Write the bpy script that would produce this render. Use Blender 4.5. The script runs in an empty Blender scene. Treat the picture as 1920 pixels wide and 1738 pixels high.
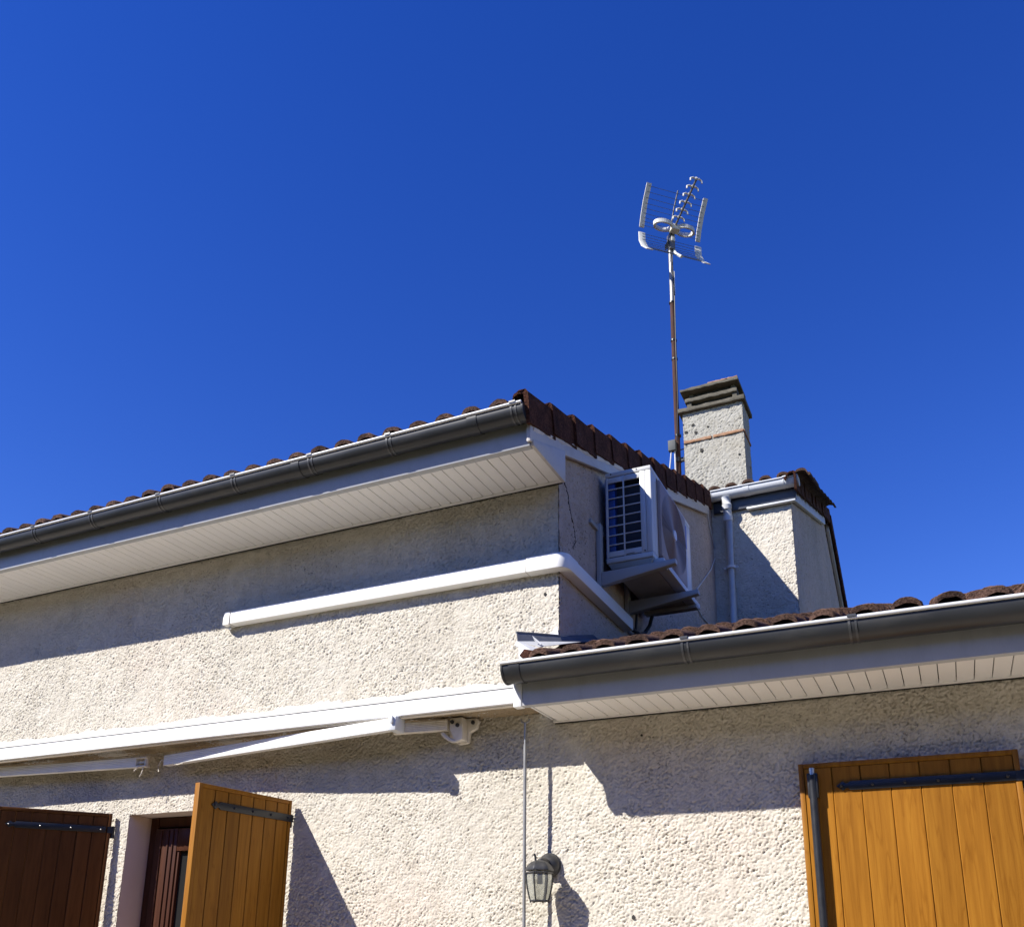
import bpy, bmesh, math, random
import numpy as np
from mathutils import Vector, Matrix

random.seed(11)
RNG = np.random.default_rng(11)
sc = bpy.context.scene
COL = sc.collection

# ------------------------------------------------------------------ camera
cam_d = bpy.data.cameras.new('camera')
cam = bpy.data.objects.new('camera', cam_d)
COL.objects.link(cam)
RIGHT = Vector((0.90435358, 0.4266569, 0.0104159))
DOWN = Vector((-0.1089968, 0.25449119, -0.96091307))
FWD = Vector((-0.41263094, 0.86786988, 0.27665426))
cam.matrix_world = Matrix(((RIGHT.x, -DOWN.x, -FWD.x, 0.0),
                           (RIGHT.y, -DOWN.y, -FWD.y, -4.3),
                           (RIGHT.z, -DOWN.z, -FWD.z, 1.6),
                           (0, 0, 0, 1)))
cam_d.sensor_fit = 'HORIZONTAL'
cam_d.sensor_width = 36.0
cam_d.lens = 1727.9 / 1920 * 36.0
cam_d.shift_y = (1280 - 869) / 1920.0
cam_d.clip_start = 0.05
cam_d.clip_end = 2000
sc.camera = cam

# ------------------------------------------------------------------ light
SUN = Vector((0.84, 1.0, -1.14)).normalized()          # direction the sunlight travels
EL = math.asin(-SUN.z)
world = bpy.data.worlds.new('World')
sc.world = world
world.use_nodes = True
wn = world.node_tree
bg = wn.nodes['Background']
sky = wn.nodes.new('ShaderNodeTexSky')
sky.sky_type = 'NISHITA'
sky.sun_disc = False
sky.sun_elevation = EL
sky.sun_rotation = math.atan2(-SUN.x, -SUN.y) % (2 * math.pi)
sky.altitude = 300
sky.air_density = 1.0
sky.dust_density = 0.0
sky.ozone_density = 4.0
hsv = wn.nodes.new('ShaderNodeHueSaturation')
hsv.inputs['Hue'].default_value = 0.527
hsv.inputs['Saturation'].default_value = 1.31
hsv.inputs['Value'].default_value = 1.0
wn.links.new(sky.outputs[0], hsv.inputs['Color'])
wn.links.new(hsv.outputs[0], bg.inputs['Color'])
bg.inputs['Strength'].default_value = 0.106

sd = bpy.data.lights.new('sun', 'SUN')
sd.energy = 5.0
sd.angle = math.radians(0.5)
sd.color = (1.0, 0.955, 0.88)
so = bpy.data.objects.new('sun', sd)
so.rotation_euler = SUN.to_track_quat('-Z', 'Y').to_euler()
so.location = (-8, -9, 12)
COL.objects.link(so)

sc.view_settings.view_transform = 'Standard'
sc.view_settings.look = 'None'
sc.view_settings.gamma = 1.0
sc.view_settings.use_curve_mapping = False
sc.view_settings.exposure = 0.80
sc.cycles.max_bounces = 8
sc.cycles.diffuse_bounces = 5
sc.cycles.use_denoising = True
sc.cycles.sample_clamp_indirect = 4.0
sc.cycles.caustics_reflective = False
sc.cycles.caustics_refractive = False

# ------------------------------------------------------------------ materials
def nodes(name):
    m = bpy.data.materials.new(name)
    m.use_nodes = True
    nt = m.node_tree
    return m, nt, nt.nodes, nt.links, nt.nodes['Principled BSDF']

def ramp(nd, stops):
    r = nd.new('ShaderNodeValToRGB')
    el = r.color_ramp.elements
    while len(el) < len(stops):
        el.new(0.5)
    for e, (p, c) in zip(el, stops):
        e.position = p
        e.color = (*c, 1)
    return r

def noise(nd, lk, vec, scale, detail=3, rough=0.55):
    n = nd.new('ShaderNodeTexNoise')
    n.inputs['Scale'].default_value = scale
    n.inputs['Detail'].default_value = detail
    n.inputs['Roughness'].default_value = rough
    lk.new(vec, n.inputs['Vector'])
    return n

def coords(nd, lk, scale=None, rand=False):
    tc = nd.new('ShaderNodeTexCoord')
    out = tc.outputs['Object']
    if scale or rand:
        mp = nd.new('ShaderNodeMapping')
        if scale:
            mp.inputs['Scale'].default_value = scale
        lk.new(out, mp.inputs['Vector'])
        if rand:
            oi = nd.new('ShaderNodeObjectInfo')
            vm = nd.new('ShaderNodeVectorMath')
            vm.operation = 'SCALE'
            vm.inputs[0].default_value = (37.0, 19.0, 53.0)
            lk.new(oi.outputs['Random'], vm.inputs['Scale'])
            lk.new(vm.outputs[0], mp.inputs['Location'])
        out = mp.outputs[0]
    return out

def mix(nd, lk, fac, a, b, mode='MIX'):
    m = nd.new('ShaderNodeMix')
    m.data_type = 'RGBA'
    m.blend_type = mode
    for sock, val in ((m.inputs['Factor'], fac), (m.inputs[6], a), (m.inputs[7], b)):
        if hasattr(val, 'links') or hasattr(val, 'is_linked'):
            lk.new(val, sock)
        elif isinstance(val, (tuple, list)):
            sock.default_value = (*val, 1)
        else:
            sock.default_value = val
    return m.outputs[2]

def bump(nd, lk, height, strength, dist, bsdf):
    b = nd.new('ShaderNodeBump')
    b.inputs['Strength'].default_value = strength
    b.inputs['Distance'].default_value = dist
    lk.new(height, b.inputs['Height'])
    lk.new(b.outputs[0], bsdf.inputs['Normal'])

def plain(name, c, rough=0.5, metal=0.0, var=0.12, vscale=6.0, dirt=0.0, dirt_c=(0.12, 0.1, 0.08), dscale=9.0,
          bstr=0.0, bscale=60, spec=0.5, stretch=None):
    m, nt, nd, lk, b = nodes(name)
    v = coords(nd, lk, stretch, rand=True)
    n = noise(nd, lk, v, vscale, 4)
    lo = tuple(x * (1 - var) for x in c)
    hi = tuple(min(1, x * (1 + var * 0.7)) for x in c)
    r = ramp(nd, [(0.3, lo), (0.7, hi)])
    lk.new(n.outputs['Fac'], r.inputs[0])
    out = r.outputs[0]
    if dirt > 0:
        d = noise(nd, lk, v, dscale, 6, 0.65)
        dr = ramp(nd, [(0.52, (0, 0, 0)), (0.74, (dirt, dirt, dirt))])
        lk.new(d.outputs['Fac'], dr.inputs[0])
        out = mix(nd, lk, dr.outputs[0], out, dirt_c)
    lk.new(out, b.inputs['Base Color'])
    rr = nd.new('ShaderNodeMapRange')
    rr.inputs['To Min'].default_value = max(0.05, rough - 0.1)
    rr.inputs['To Max'].default_value = min(1.0, rough + 0.12)
    lk.new(n.outputs['Fac'], rr.inputs['Value'])
    lk.new(rr.outputs[0], b.inputs['Roughness'])
    b.inputs['Metallic'].default_value = metal
    b.inputs['Specular IOR Level'].default_value = spec
    if bstr > 0:
        bn = noise(nd, lk, v, bscale, 4)
        bump(nd, lk, bn.outputs['Fac'], bstr, 0.004, b)
    return m

def stucco(name, c1, c2, c3, speck=0.5, fine=0.5, pits=None):
    m, nt, nd, lk, b = nodes(name)
    v = coords(nd, lk)
    big = noise(nd, lk, v, 0.9, 4, 0.6)
    r = ramp(nd, [(0.32, c1), (0.52, c2), (0.7, c3)])
    lk.new(big.outputs['Fac'], r.inputs[0])
    mid = noise(nd, lk, v, 14, 5, 0.6)
    mr = ramp(nd, [(0.3, (0.86, 0.85, 0.83)), (0.6, (1, 1, 1))])
    lk.new(mid.outputs['Fac'], mr.inputs[0])
    col = mix(nd, lk, 1.0, r.outputs[0], mr.outputs[0], 'MULTIPLY')
    st = noise(nd, lk, coords(nd, lk, (5, 5, 0.7)), 1.3, 5, 0.6)
    stR = ramp(nd, [(0.52, (1, 1, 1)), (0.74, (0.92, 0.915, 0.905))])
    lk.new(st.outputs['Fac'], stR.inputs[0])
    col = mix(nd, lk, 1.0, col, stR.outputs[0], 'MULTIPLY')
    gs = noise(nd, lk, v, 1.7, 6, 0.7)
    gsR = ramp(nd, [(0.62, (0, 0, 0)), (0.76, (0.38, 0.38, 0.38))])
    lk.new(gs.outputs['Fac'], gsR.inputs[0])
    col = mix(nd, lk, gsR.outputs[0], col, tuple(x * 0.62 for x in c1))
    gr = noise(nd, lk, v, 80, 4, 0.75)
    grR = ramp(nd, [(0.33, (0.80, 0.785, 0.76)), (0.46, (1, 1, 1))])
    lk.new(gr.outputs['Fac'], grR.inputs[0])
    col = mix(nd, lk, 1.0, col, grR.outputs[0], 'MULTIPLY')
    # soot specks caught in the roughcast
    sp = noise(nd, lk, v, 55, 3, 0.6)
    area = noise(nd, lk, v, 2.2, 3, 0.5)
    ad = nd.new('ShaderNodeMath'); ad.operation = 'MULTIPLY_ADD'
    ad.inputs[1].default_value = 0.35
    lk.new(area.outputs['Fac'], ad.inputs[0])
    lk.new(sp.outputs['Fac'], ad.inputs[2])
    sr = ramp(nd, [(0.825, (0, 0, 0)), (0.885, (speck, speck, speck))])
    lk.new(ad.outputs[0], sr.inputs[0])
    col = mix(nd, lk, sr.outputs[0], col, (0.06, 0.055, 0.045))
    if pits:
        pn = noise(nd, lk, v, 9, 2, 0.4)
        pr = ramp(nd, [(0.735, (0, 0, 0)), (0.76, (pits, pits, pits))])
        lk.new(pn.outputs['Fac'], pr.inputs[0])
        col = mix(nd, lk, pr.outputs[0], col, (0.02, 0.02, 0.017))
    lk.new(col, b.inputs['Base Color'])
    b.inputs['Roughness'].default_value = 0.95
    b.inputs['Specular IOR Level'].default_value = 0.15
    fn = noise(nd, lk, v, 95, 5, 0.8)
    bump(nd, lk, fn.outputs['Fac'], fine, 0.006, b)
    return m

def wood(name, dark, midc, light, rough=0.42):
    m, nt, nd, lk, b = nodes(name)
    v = coords(nd, lk, (30, 30, 1.3), rand=True)
    n1 = noise(nd, lk, v, 1.5, 7, 0.66)
    v2 = coords(nd, lk, (11, 11, 0.9), rand=True)
    n0 = noise(nd, lk, v2, 1.4, 3, 0.5)
    mul = nd.new('ShaderNodeMath'); mul.operation = 'MULTIPLY'; mul.inputs[1].default_value = 7.0
    lk.new(n0.outputs['Fac'], mul.inputs[0])
    fr = nd.new('ShaderNodeMath'); fr.operation = 'PINGPONG'; fr.inputs[1].default_value = 0.5
    lk.new(mul.outputs[0], fr.inputs[0])
    r = ramp(nd, [(0.25, dark), (0.5, midc), (0.72, light)])
    lk.new(n1.outputs['Fac'], r.inputs[0])
    wr = ramp(nd, [(0.0, (0.78, 0.72, 0.62)), (0.12, (0.97, 0.96, 0.95)), (1.0, (1.05, 1.05, 1.05))])
    lk.new(fr.outputs[0], wr.inputs[0])
    col = mix(nd, lk, 0.8, r.outputs[0], wr.outputs[0], 'MULTIPLY')
    oi = nd.new('ShaderNodeObjectInfo')
    mr = nd.new('ShaderNodeMapRange')
    mr.inputs['To Min'].default_value = 0.80
    mr.inputs['To Max'].default_value = 1.14
    lk.new(oi.outputs['Random'], mr.inputs['Value'])
    vm = nd.new('ShaderNodeVectorMath'); vm.operation = 'SCALE'
    lk.new(col, vm.inputs[0]); lk.new(mr.outputs[0], vm.inputs['Scale'])
    lk.new(vm.outputs[0], b.inputs['Base Color'])
    b.inputs['Roughness'].default_value = rough
    b.inputs['Specular IOR Level'].default_value = 0.12
    bump(nd, lk, n1.outputs['Fac'], 0.18, 0.002, b)
    return m

def tile_mat(name, k=(1, 1, 1)):
    m, nt, nd, lk, b = nodes(name)
    v = coords(nd, lk, None, rand=True)
    n = noise(nd, lk, v, 11, 5, 0.65)
    r = ramp(nd, [(p_, tuple(a * b2 for a, b2 in zip(c_, k))) for p_, c_ in ((0.3, (0.062, 0.040, 0.032)), (0.55, (0.140, 0.084, 0.063)), (0.75, (0.22, 0.13, 0.095)))])
    lk.new(n.outputs['Fac'], r.inputs[0])
    n2 = noise(nd, lk, v, 105, 4, 0.75)
    r2 = ramp(nd, [(0.36, (0.25, 0.22, 0.2)), (0.55, (1, 1, 1)), (0.72, (1.5, 1.35, 1.2))])
    lk.new(n2.outputs['Fac'], r2.inputs[0])
    col = mix(nd, lk, 0.9, r.outputs[0], r2.outputs[0], 'MULTIPLY')
    n3 = noise(nd, lk, v, 20, 3, 0.6)
    r3 = ramp(nd, [(0.66, (0, 0, 0)), (0.76, (0.55, 0.55, 0.55))])
    lk.new(n3.outputs['Fac'], r3.inputs[0])
    col = mix(nd, lk, r3.outputs[0], col, (0.17, 0.15, 0.12))
    lk.new(col, b.inputs['Base Color'])
    b.inputs['Roughness'].default_value = 0.95
    b.inputs['Specular IOR Level'].default_value = 0.1
    bump(nd, lk, n2.outputs['Fac'], 1.0, 0.008, b)
    return m

M = {}
M['stucco'] = stucco('stucco', (0.56, 0.52, 0.442), (0.62, 0.58, 0.50), (0.61, 0.548, 0.468), speck=0.55, fine=0.55)
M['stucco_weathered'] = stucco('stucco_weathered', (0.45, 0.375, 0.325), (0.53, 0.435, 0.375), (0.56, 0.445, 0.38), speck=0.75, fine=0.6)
M['stucco_chimney'] = stucco('stucco_chimney', (0.33, 0.32, 0.285), (0.385, 0.375, 0.335), (0.37, 0.345, 0.285), speck=0.5, fine=0.6, pits=0.9)
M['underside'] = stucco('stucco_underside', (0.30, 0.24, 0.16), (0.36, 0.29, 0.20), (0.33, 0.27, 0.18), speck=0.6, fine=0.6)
M['mortar'] = plain('mortar', (0.50, 0.49, 0.465), 0.95, var=0.12, vscale=14, dirt=0.85, dirt_c=(0.26, 0.25, 0.22), dscale=18, bstr=0.7, bscale=70, spec=0.1)
M['verge_mortar'] = plain('verge_mortar', (0.66, 0.62, 0.58), 0.9, var=0.12, vscale=8, dirt=0.4, dirt_c=(0.3, 0.27, 0.24), dscale=12, bstr=0.5, bscale=40, spec=0.1)
M['reveal'] = plain('reveal_plaster', (0.62, 0.54, 0.50), 0.9, var=0.06, vscale=3, bstr=0.15, bscale=40, spec=0.15)
M['pvc'] = plain('white_pvc', (0.80, 0.79, 0.775), 0.38, var=0.03, vscale=2.5, dirt=0.10, dirt_c=(0.5, 0.46, 0.4), dscale=5)
M['fascia'] = plain('fascia_pvc_shaded', (0.42, 0.43, 0.45), 0.4, var=0.06, vscale=3, dirt=0.25, dirt_c=(0.2, 0.19, 0.18), dscale=6, stretch=(3, 1, 1))  # white PVC with the shade under the gutters put into its base colour
M['barge'] = plain('pvc_shaded', (0.50, 0.475, 0.455), 0.5, var=0.06, vscale=4, dirt=0.35, dirt_c=(0.28, 0.25, 0.22), dscale=7)  # white PVC greyed to carry the shade on the gable boards
M['slate'] = plain('slate_fascia', (0.05, 0.055, 0.072), 0.4, var=0.1)
M['pvc_trim'] = plain('white_pvc_trim', (0.78, 0.79, 0.80), 0.32, var=0.03, vscale=3, dirt=0.12, dirt_c=(0.5, 0.47, 0.42), dscale=8)
M['trunking'] = plain('trunking_plastic', (0.82, 0.81, 0.78), 0.42, var=0.02, vscale=3, dirt=0.05, dirt_c=(0.6, 0.55, 0.48), dscale=10)
M['pipe'] = plain('grey_pvc_pipe', (0.60, 0.62, 0.64), 0.4, var=0.05, vscale=4, dirt=0.3, dirt_c=(0.36, 0.35, 0.33), dscale=14)
M['gutter'] = plain('slate_pvc_gutter', (0.030, 0.032, 0.035), 0.36, var=0.2, vscale=5, spec=0.35, dirt=0.22, dirt_c=(0.12, 0.11, 0.095), dscale=7, stretch=(0.6, 2, 2))
M['gutter_rim'] = plain('gutter_rim', (0.56, 0.57, 0.58), 0.35, var=0.06, vscale=8, dirt=0.2, dirt_c=(0.35, 0.34, 0.3), dscale=14)
M['clip'] = plain('gutter_clip', (0.05, 0.052, 0.055), 0.35, var=0.15, vscale=12, dirt=0.4, dirt_c=(0.4, 0.38, 0.34), dscale=20)
M['zinc'] = plain('zinc', (0.42, 0.44, 0.47), 0.42, metal=0.6, var=0.15, vscale=9, dirt=0.3, dirt_c=(0.2, 0.2, 0.2), dscale=14, bstr=0.1, bscale=20)
M['zinc_dark'] = plain('zinc_dark', (0.11, 0.115, 0.13), 0.5, metal=0.1, var=0.2, vscale=12, dirt=0.3, dirt_c=(0.05, 0.05, 0.05), dscale=14)
M['zinc_pale'] = plain('zinc_pale', (0.40, 0.41, 0.43), 0.45, metal=0.1, var=0.12, vscale=12, dirt=0.25, dirt_c=(0.3, 0.3, 0.3), dscale=14)
M['shadow_gap'] = plain('dark_void', (0.03, 0.028, 0.025), 0.9, var=0.1)
M['alu'] = plain('awning_white', (0.84, 0.84, 0.83), 0.35, var=0.04, vscale=6, dirt=0.25, dirt_c=(0.42, 0.4, 0.36), dscale=16)
M['alu_arm'] = plain('awning_arm', (0.72, 0.72, 0.71), 0.4, var=0.05, vscale=6, dirt=0.2, dirt_c=(0.4, 0.38, 0.34), dscale=18)
M['casting'] = plain('awning_casting', (0.66, 0.62, 0.55), 0.5, var=0.08, vscale=12, dirt=0.35, dirt_c=(0.3, 0.27, 0.22), dscale=30)
M['cord'] = plain('frayed_cord', (0.62, 0.57, 0.48), 0.8)
M['wood'] = wood('golden_oak', (0.198, 0.078, 0.008), (0.265, 0.110, 0.012), (0.325, 0.145, 0.017))
M['wood_shaded'] = wood('golden_oak_shaded', (0.085, 0.034, 0.009), (0.115, 0.046, 0.012), (0.138, 0.056, 0.016))  # golden oak again, darkened to carry the shade on the left leaf
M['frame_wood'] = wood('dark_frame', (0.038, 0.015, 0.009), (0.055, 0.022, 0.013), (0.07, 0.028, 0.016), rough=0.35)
M['iron'] = plain('black_iron', (0.013, 0.014, 0.017), 0.42, var=0.2, vscale=20)
M['screw'] = plain('bright_screw', (0.6, 0.6, 0.6), 0.3, metal=0.8)
M['rod_grey'] = plain('rod_grey', (0.27, 0.27, 0.27), 0.45, metal=0.3, var=0.1, vscale=15)
M['steel'] = plain('galvanised_steel', (0.34, 0.34, 0.34), 0.4, metal=0.7, var=0.15, vscale=15)
M['bracket'] = plain('painted_bracket', (0.40, 0.40, 0.38), 0.4, var=0.05, dirt=0.25, dirt_c=(0.3, 0.27, 0.22), dscale=12)
M['ac_white'] = plain('ac_enamel', (0.60, 0.60, 0.575), 0.33, var=0.03, vscale=4, dirt=0.10, dirt_c=(0.45, 0.42, 0.36), dscale=8)
M['ac_grille'] = plain('ac_grille', (0.33, 0.25, 0.21), 0.45, var=0.06, vscale=5)
M['ac_ring'] = plain('ac_fan_ring', (0.25, 0.205, 0.19), 0.4, var=0.05)
M['ac_dark'] = plain('ac_inside', (0.03, 0.032, 0.036), 0.6, var=0.1)
M['coil'] = plain('ac_coil_blue', (0.03, 0.075, 0.26), 0.4, metal=0.3, var=0.25, vscale=8, stretch=(1, 1, 14))
M['ac_pan'] = plain('ac_pan', (0.40, 0.37, 0.32), 0.5, var=0.12, dirt=0.4, dirt_c=(0.12, 0.1, 0.08), dscale=7)
M['badge'] = plain('badge', (0.70, 0.69, 0.67), 0.3, var=0.03)
M['label_blue'] = plain('label_blue', (0.10, 0.17, 0.45), 0.4, var=0.05)
M['cable_black'] = plain('black_cable', (0.02, 0.02, 0.02), 0.5)
M['cable_white'] = plain('white_cable', (0.60, 0.60, 0.60), 0.5)
M['tile'] = tile_mat('roof_tile')
M['verge_tile'] = tile_mat('verge_tile', (0.72, 0.52, 0.46))
M['concrete'] = plain('concrete_slab', (0.125, 0.115, 0.092), 0.95, var=0.25, vscale=10, dirt=0.6, dirt_c=(0.05, 0.048, 0.04), dscale=14, bstr=0.6, bscale=50, spec=0.1)
M['terracotta'] = plain('terracotta_strip', (0.33, 0.19, 0.115), 0.9, var=0.25, vscale=16, dirt=0.7, dirt_c=(0.42, 0.38, 0.32), dscale=10, bstr=0.4, bscale=60, spec=0.1)
M['rust'] = plain('rusty_mast', (0.060, 0.028, 0.021), 0.8, var=0.35, vscale=7, spec=0.2, dirt=0.3, dirt_c=(0.11, 0.085, 0.075), dscale=6, stretch=(6, 6, 1))
M['galv_mast'] = plain('galvanised_mast', (0.30, 0.29, 0.28), 0.4, metal=0.4, var=0.2, vscale=8)
M['ant_plastic'] = plain('antenna_plastic', (0.62, 0.61, 0.56), 0.6, var=0.1, vscale=12)
M['ant_dark'] = plain('antenna_boom', (0.16, 0.16, 0.165), 0.45, var=0.15, metal=0.3)
M['ant_wire'] = plain('antenna_wire', (0.10, 0.13, 0.22), 0.4, metal=0.5)
M['box_grey'] = plain('junction_box', (0.075, 0.083, 0.087), 0.75, var=0.06)
M['lamp_black'] = plain('lamp_metal', (0.030, 0.031, 0.033), 0.42, var=0.25, vscale=20, dirt=0.3, dirt_c=(0.14, 0.13, 0.11), dscale=20)
def glass_mat(name, tint, rough, alpha):
    m, nt, nd, lk, b = nodes(name)
    b.inputs['Base Color'].default_value = (*tint, 1)
    b.inputs['Roughness'].default_value = rough
    b.inputs['Transmission Weight'].default_value = alpha
    b.inputs['IOR'].default_value = 1.25
    n = noise(nd, lk, coords(nd, lk), 40, 2)
    bump(nd, lk, n.outputs['Fac'], 0.06, 0.002, b)
    return m
M['lamp_glass'] = glass_mat('lamp_glass', (0.86, 0.88, 0.84), 0.18, 0.85)
M['pane'] = glass_mat('window_glass', (0.02, 0.02, 0.02), 0.05, 0.0)
def ground_mat():
    m, nt, nd, lk, b = nodes('bounce_ground')
    v = coords(nd, lk)
    n = noise(nd, lk, v, 0.6, 6, 0.6)
    r = ramp(nd, [(0.3, (0.47, 0.405, 0.315)), (0.7, (0.56, 0.49, 0.385))])
    lk.new(n.outputs['Fac'], r.inputs[0])
    lk.new(r.outputs[0], b.inputs['Base Color'])
    b.inputs['Roughness'].default_value = 0.95
    n2 = noise(nd, lk, v, 90, 4)
    bump(nd, lk, n2.outputs['Fac'], 0.5, 0.006, b)
    return m
M['ground'] = ground_mat()
M['low_bounce'] = plain('low_bounce', (0.055, 0.054, 0.026), 0.95, var=0.4, vscale=3, spec=0.1, bstr=0.8, bscale=60)

# ------------------------------------------------------------------ helpers
def thing(name, label, cat, loc, group=None):
    o = bpy.data.objects.new(name, None)
    o.empty_display_size = 0.2
    o.location = loc
    COL.objects.link(o)
    o['label'] = label
    o['category'] = cat
    if group:
        o['group'] = group
    return o

def root_loc(o):
    while o.parent:
        o = o.parent
    return o.location

def place(me, name, parent, loc=(0, 0, 0), rot=None, mat=None):
    """object sharing mesh data; loc in world space"""
    o = bpy.data.objects.new(name, me)
    COL.objects.link(o)
    o.parent = parent
    off = root_loc(parent) if parent else Vector((0, 0, 0))
    o.location = Vector(loc) - off
    if rot is not None:
        o.rotation_euler = rot
    return o

class MB:
    def __init__(self):
        self.v = []
        self.f = []
    def add(self, vs, fs):
        n = len(self.v)
        self.v += [tuple(p) for p in vs]
        self.f += [tuple(i + n for i in f) for f in fs]
        return self
    def box(self, x0, x1, y0, y1, z0, z1):
        vs = [(x, y, z) for x in (x0, x1) for y in (y0, y1) for z in (z0, z1)]
        return self.add(vs, [(0, 1, 3, 2), (4, 6, 7, 5), (0, 4, 5, 1), (2, 3, 7, 6), (0, 2, 6, 4), (1, 5, 7, 3)])
    def obox(self, o, ex, ey, ez, x0, x1, y0, y1, z0, z1):
        o = Vector(o); ex = Vector(ex); ey = Vector(ey); ez = Vector(ez)
        vs = [o + ex * x + ey * y + ez * z for x in (x0, x1) for y in (y0, y1) for z in (z0, z1)]
        return self.add(vs, [(0, 1, 3, 2), (4, 6, 7, 5), (0, 4, 5, 1), (2, 3, 7, 6), (0, 2, 6, 4), (1, 5, 7, 3)])
    def loft(self, rings, cap=True, closed=True):
        n = len(rings[0])
        vs = [p for r in rings for p in r]
        fs = []
        for k in range(len(rings) - 1):
            for i in range(n if closed else n - 1):
                j = (i + 1) % n
                fs.append((k * n + i, k * n + j, (k + 1) * n + j, (k + 1) * n + i))
        if cap and closed:
            fs.append(tuple(range(n))[::-1])
            fs.append(tuple((len(rings) - 1) * n + i for i in range(n)))
        return self.add(vs, fs)
    def tube(self, path, r, n=8, closed=False):
        path = [Vector(p) for p in path]
        rings = []
        up = Vector((0, 0, 1))
        N = len(path)
        for i, p in enumerate(path):
            if closed:
                d = path[(i + 1) % N] - path[i - 1]
            else:
                d = path[min(i + 1, N - 1)] - path[max(i - 1, 0)]
            d.normalize()
            a = d.cross(up)
            if a.length < 1e-3:
                a = d.cross(Vector((1, 0, 0)))
            a.normalize()
            b = a.cross(d)
            rr = r[i] if isinstance(r, (list, tuple)) else r
            rings.append([p + a * math.cos(t) * rr + b * math.sin(t) * rr for t in [2 * math.pi * k / n for k in range(n)]])
        if closed:
            rings.append(rings[0])
            return self.loft(rings, cap=False)
        return self.loft(rings)
    def prism(self, poly, axis, a, b):
        """poly: list of 2D pts in the plane perpendicular to axis ('x': (y,z), 'y': (x,z), 'z': (x,y))"""
        def P(p, t):
            return {'x': (t, p[0], p[1]), 'y': (p[0], t, p[1]), 'z': (p[0], p[1], t)}[axis]
        return self.loft([[P(p, a) for p in poly], [P(p, b) for p in poly]])
    def mesh(self, name, mat, bevel=0.0, smooth=False, off=Vector((0, 0, 0)), seg=2):
        me = bpy.data.meshes.new(name)
        bm = bmesh.new()
        vs = [bm.verts.new(Vector(p) - off) for p in self.v]
        for f in self.f:
            try:
                bm.faces.new([vs[i] for i in f])
            except ValueError:
                pass
        bmesh.ops.recalc_face_normals(bm, faces=bm.faces)
        if bevel > 0:
            ed = [e for e in bm.edges if len(e.link_faces) == 2 and e.calc_face_angle(0) > 0.6]
            bmesh.ops.bevel(bm, geom=ed, offset=bevel, segments=seg, affect='EDGES', profile=0.5, clamp_overlap=True)
        bm.to_mesh(me)
        bm.free()
        if mat is not None:
            me.materials.append(mat)
        if smooth:
            me.polygons.foreach_set('use_smooth', [True] * len(me.polygons))
            try:
                me.set_sharp_from_angle(angle=math.radians(38))
            except Exception:
                pass
        return me
    def build(self, name, mat, parent, bevel=0.0, smooth=False, label=None):
        off = root_loc(parent) if parent else Vector((0, 0, 0))
        me = self.mesh(name, M[mat] if isinstance(mat, str) else mat, bevel, smooth or bevel > 0, off)
        o = bpy.data.objects.new(name, me)
        COL.objects.link(o)
        o.parent = parent
        if label:
            o['label'] = label
        return o

def filt_noise(n, m, step, lam, bw, aniso=1.0, ang=0.0):
    w = RNG.standard_normal((n, m))
    F = np.fft.rfft2(w)
    fu = np.fft.fftfreq(n, step)[:, None]
    fv = np.fft.rfftfreq(m, step)[None, :]
    c, s_ = math.cos(ang), math.sin(ang)
    a = fu * c + fv * s_
    b = -fu * s_ + fv * c
    fr = np.sqrt((a * aniso) ** 2 + b ** 2)
    H = np.exp(-((fr - 1 / lam) / (bw / lam)) ** 2)
    g = np.fft.irfft2(F * H, s=(n, m))
    return g / g.std()

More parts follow.
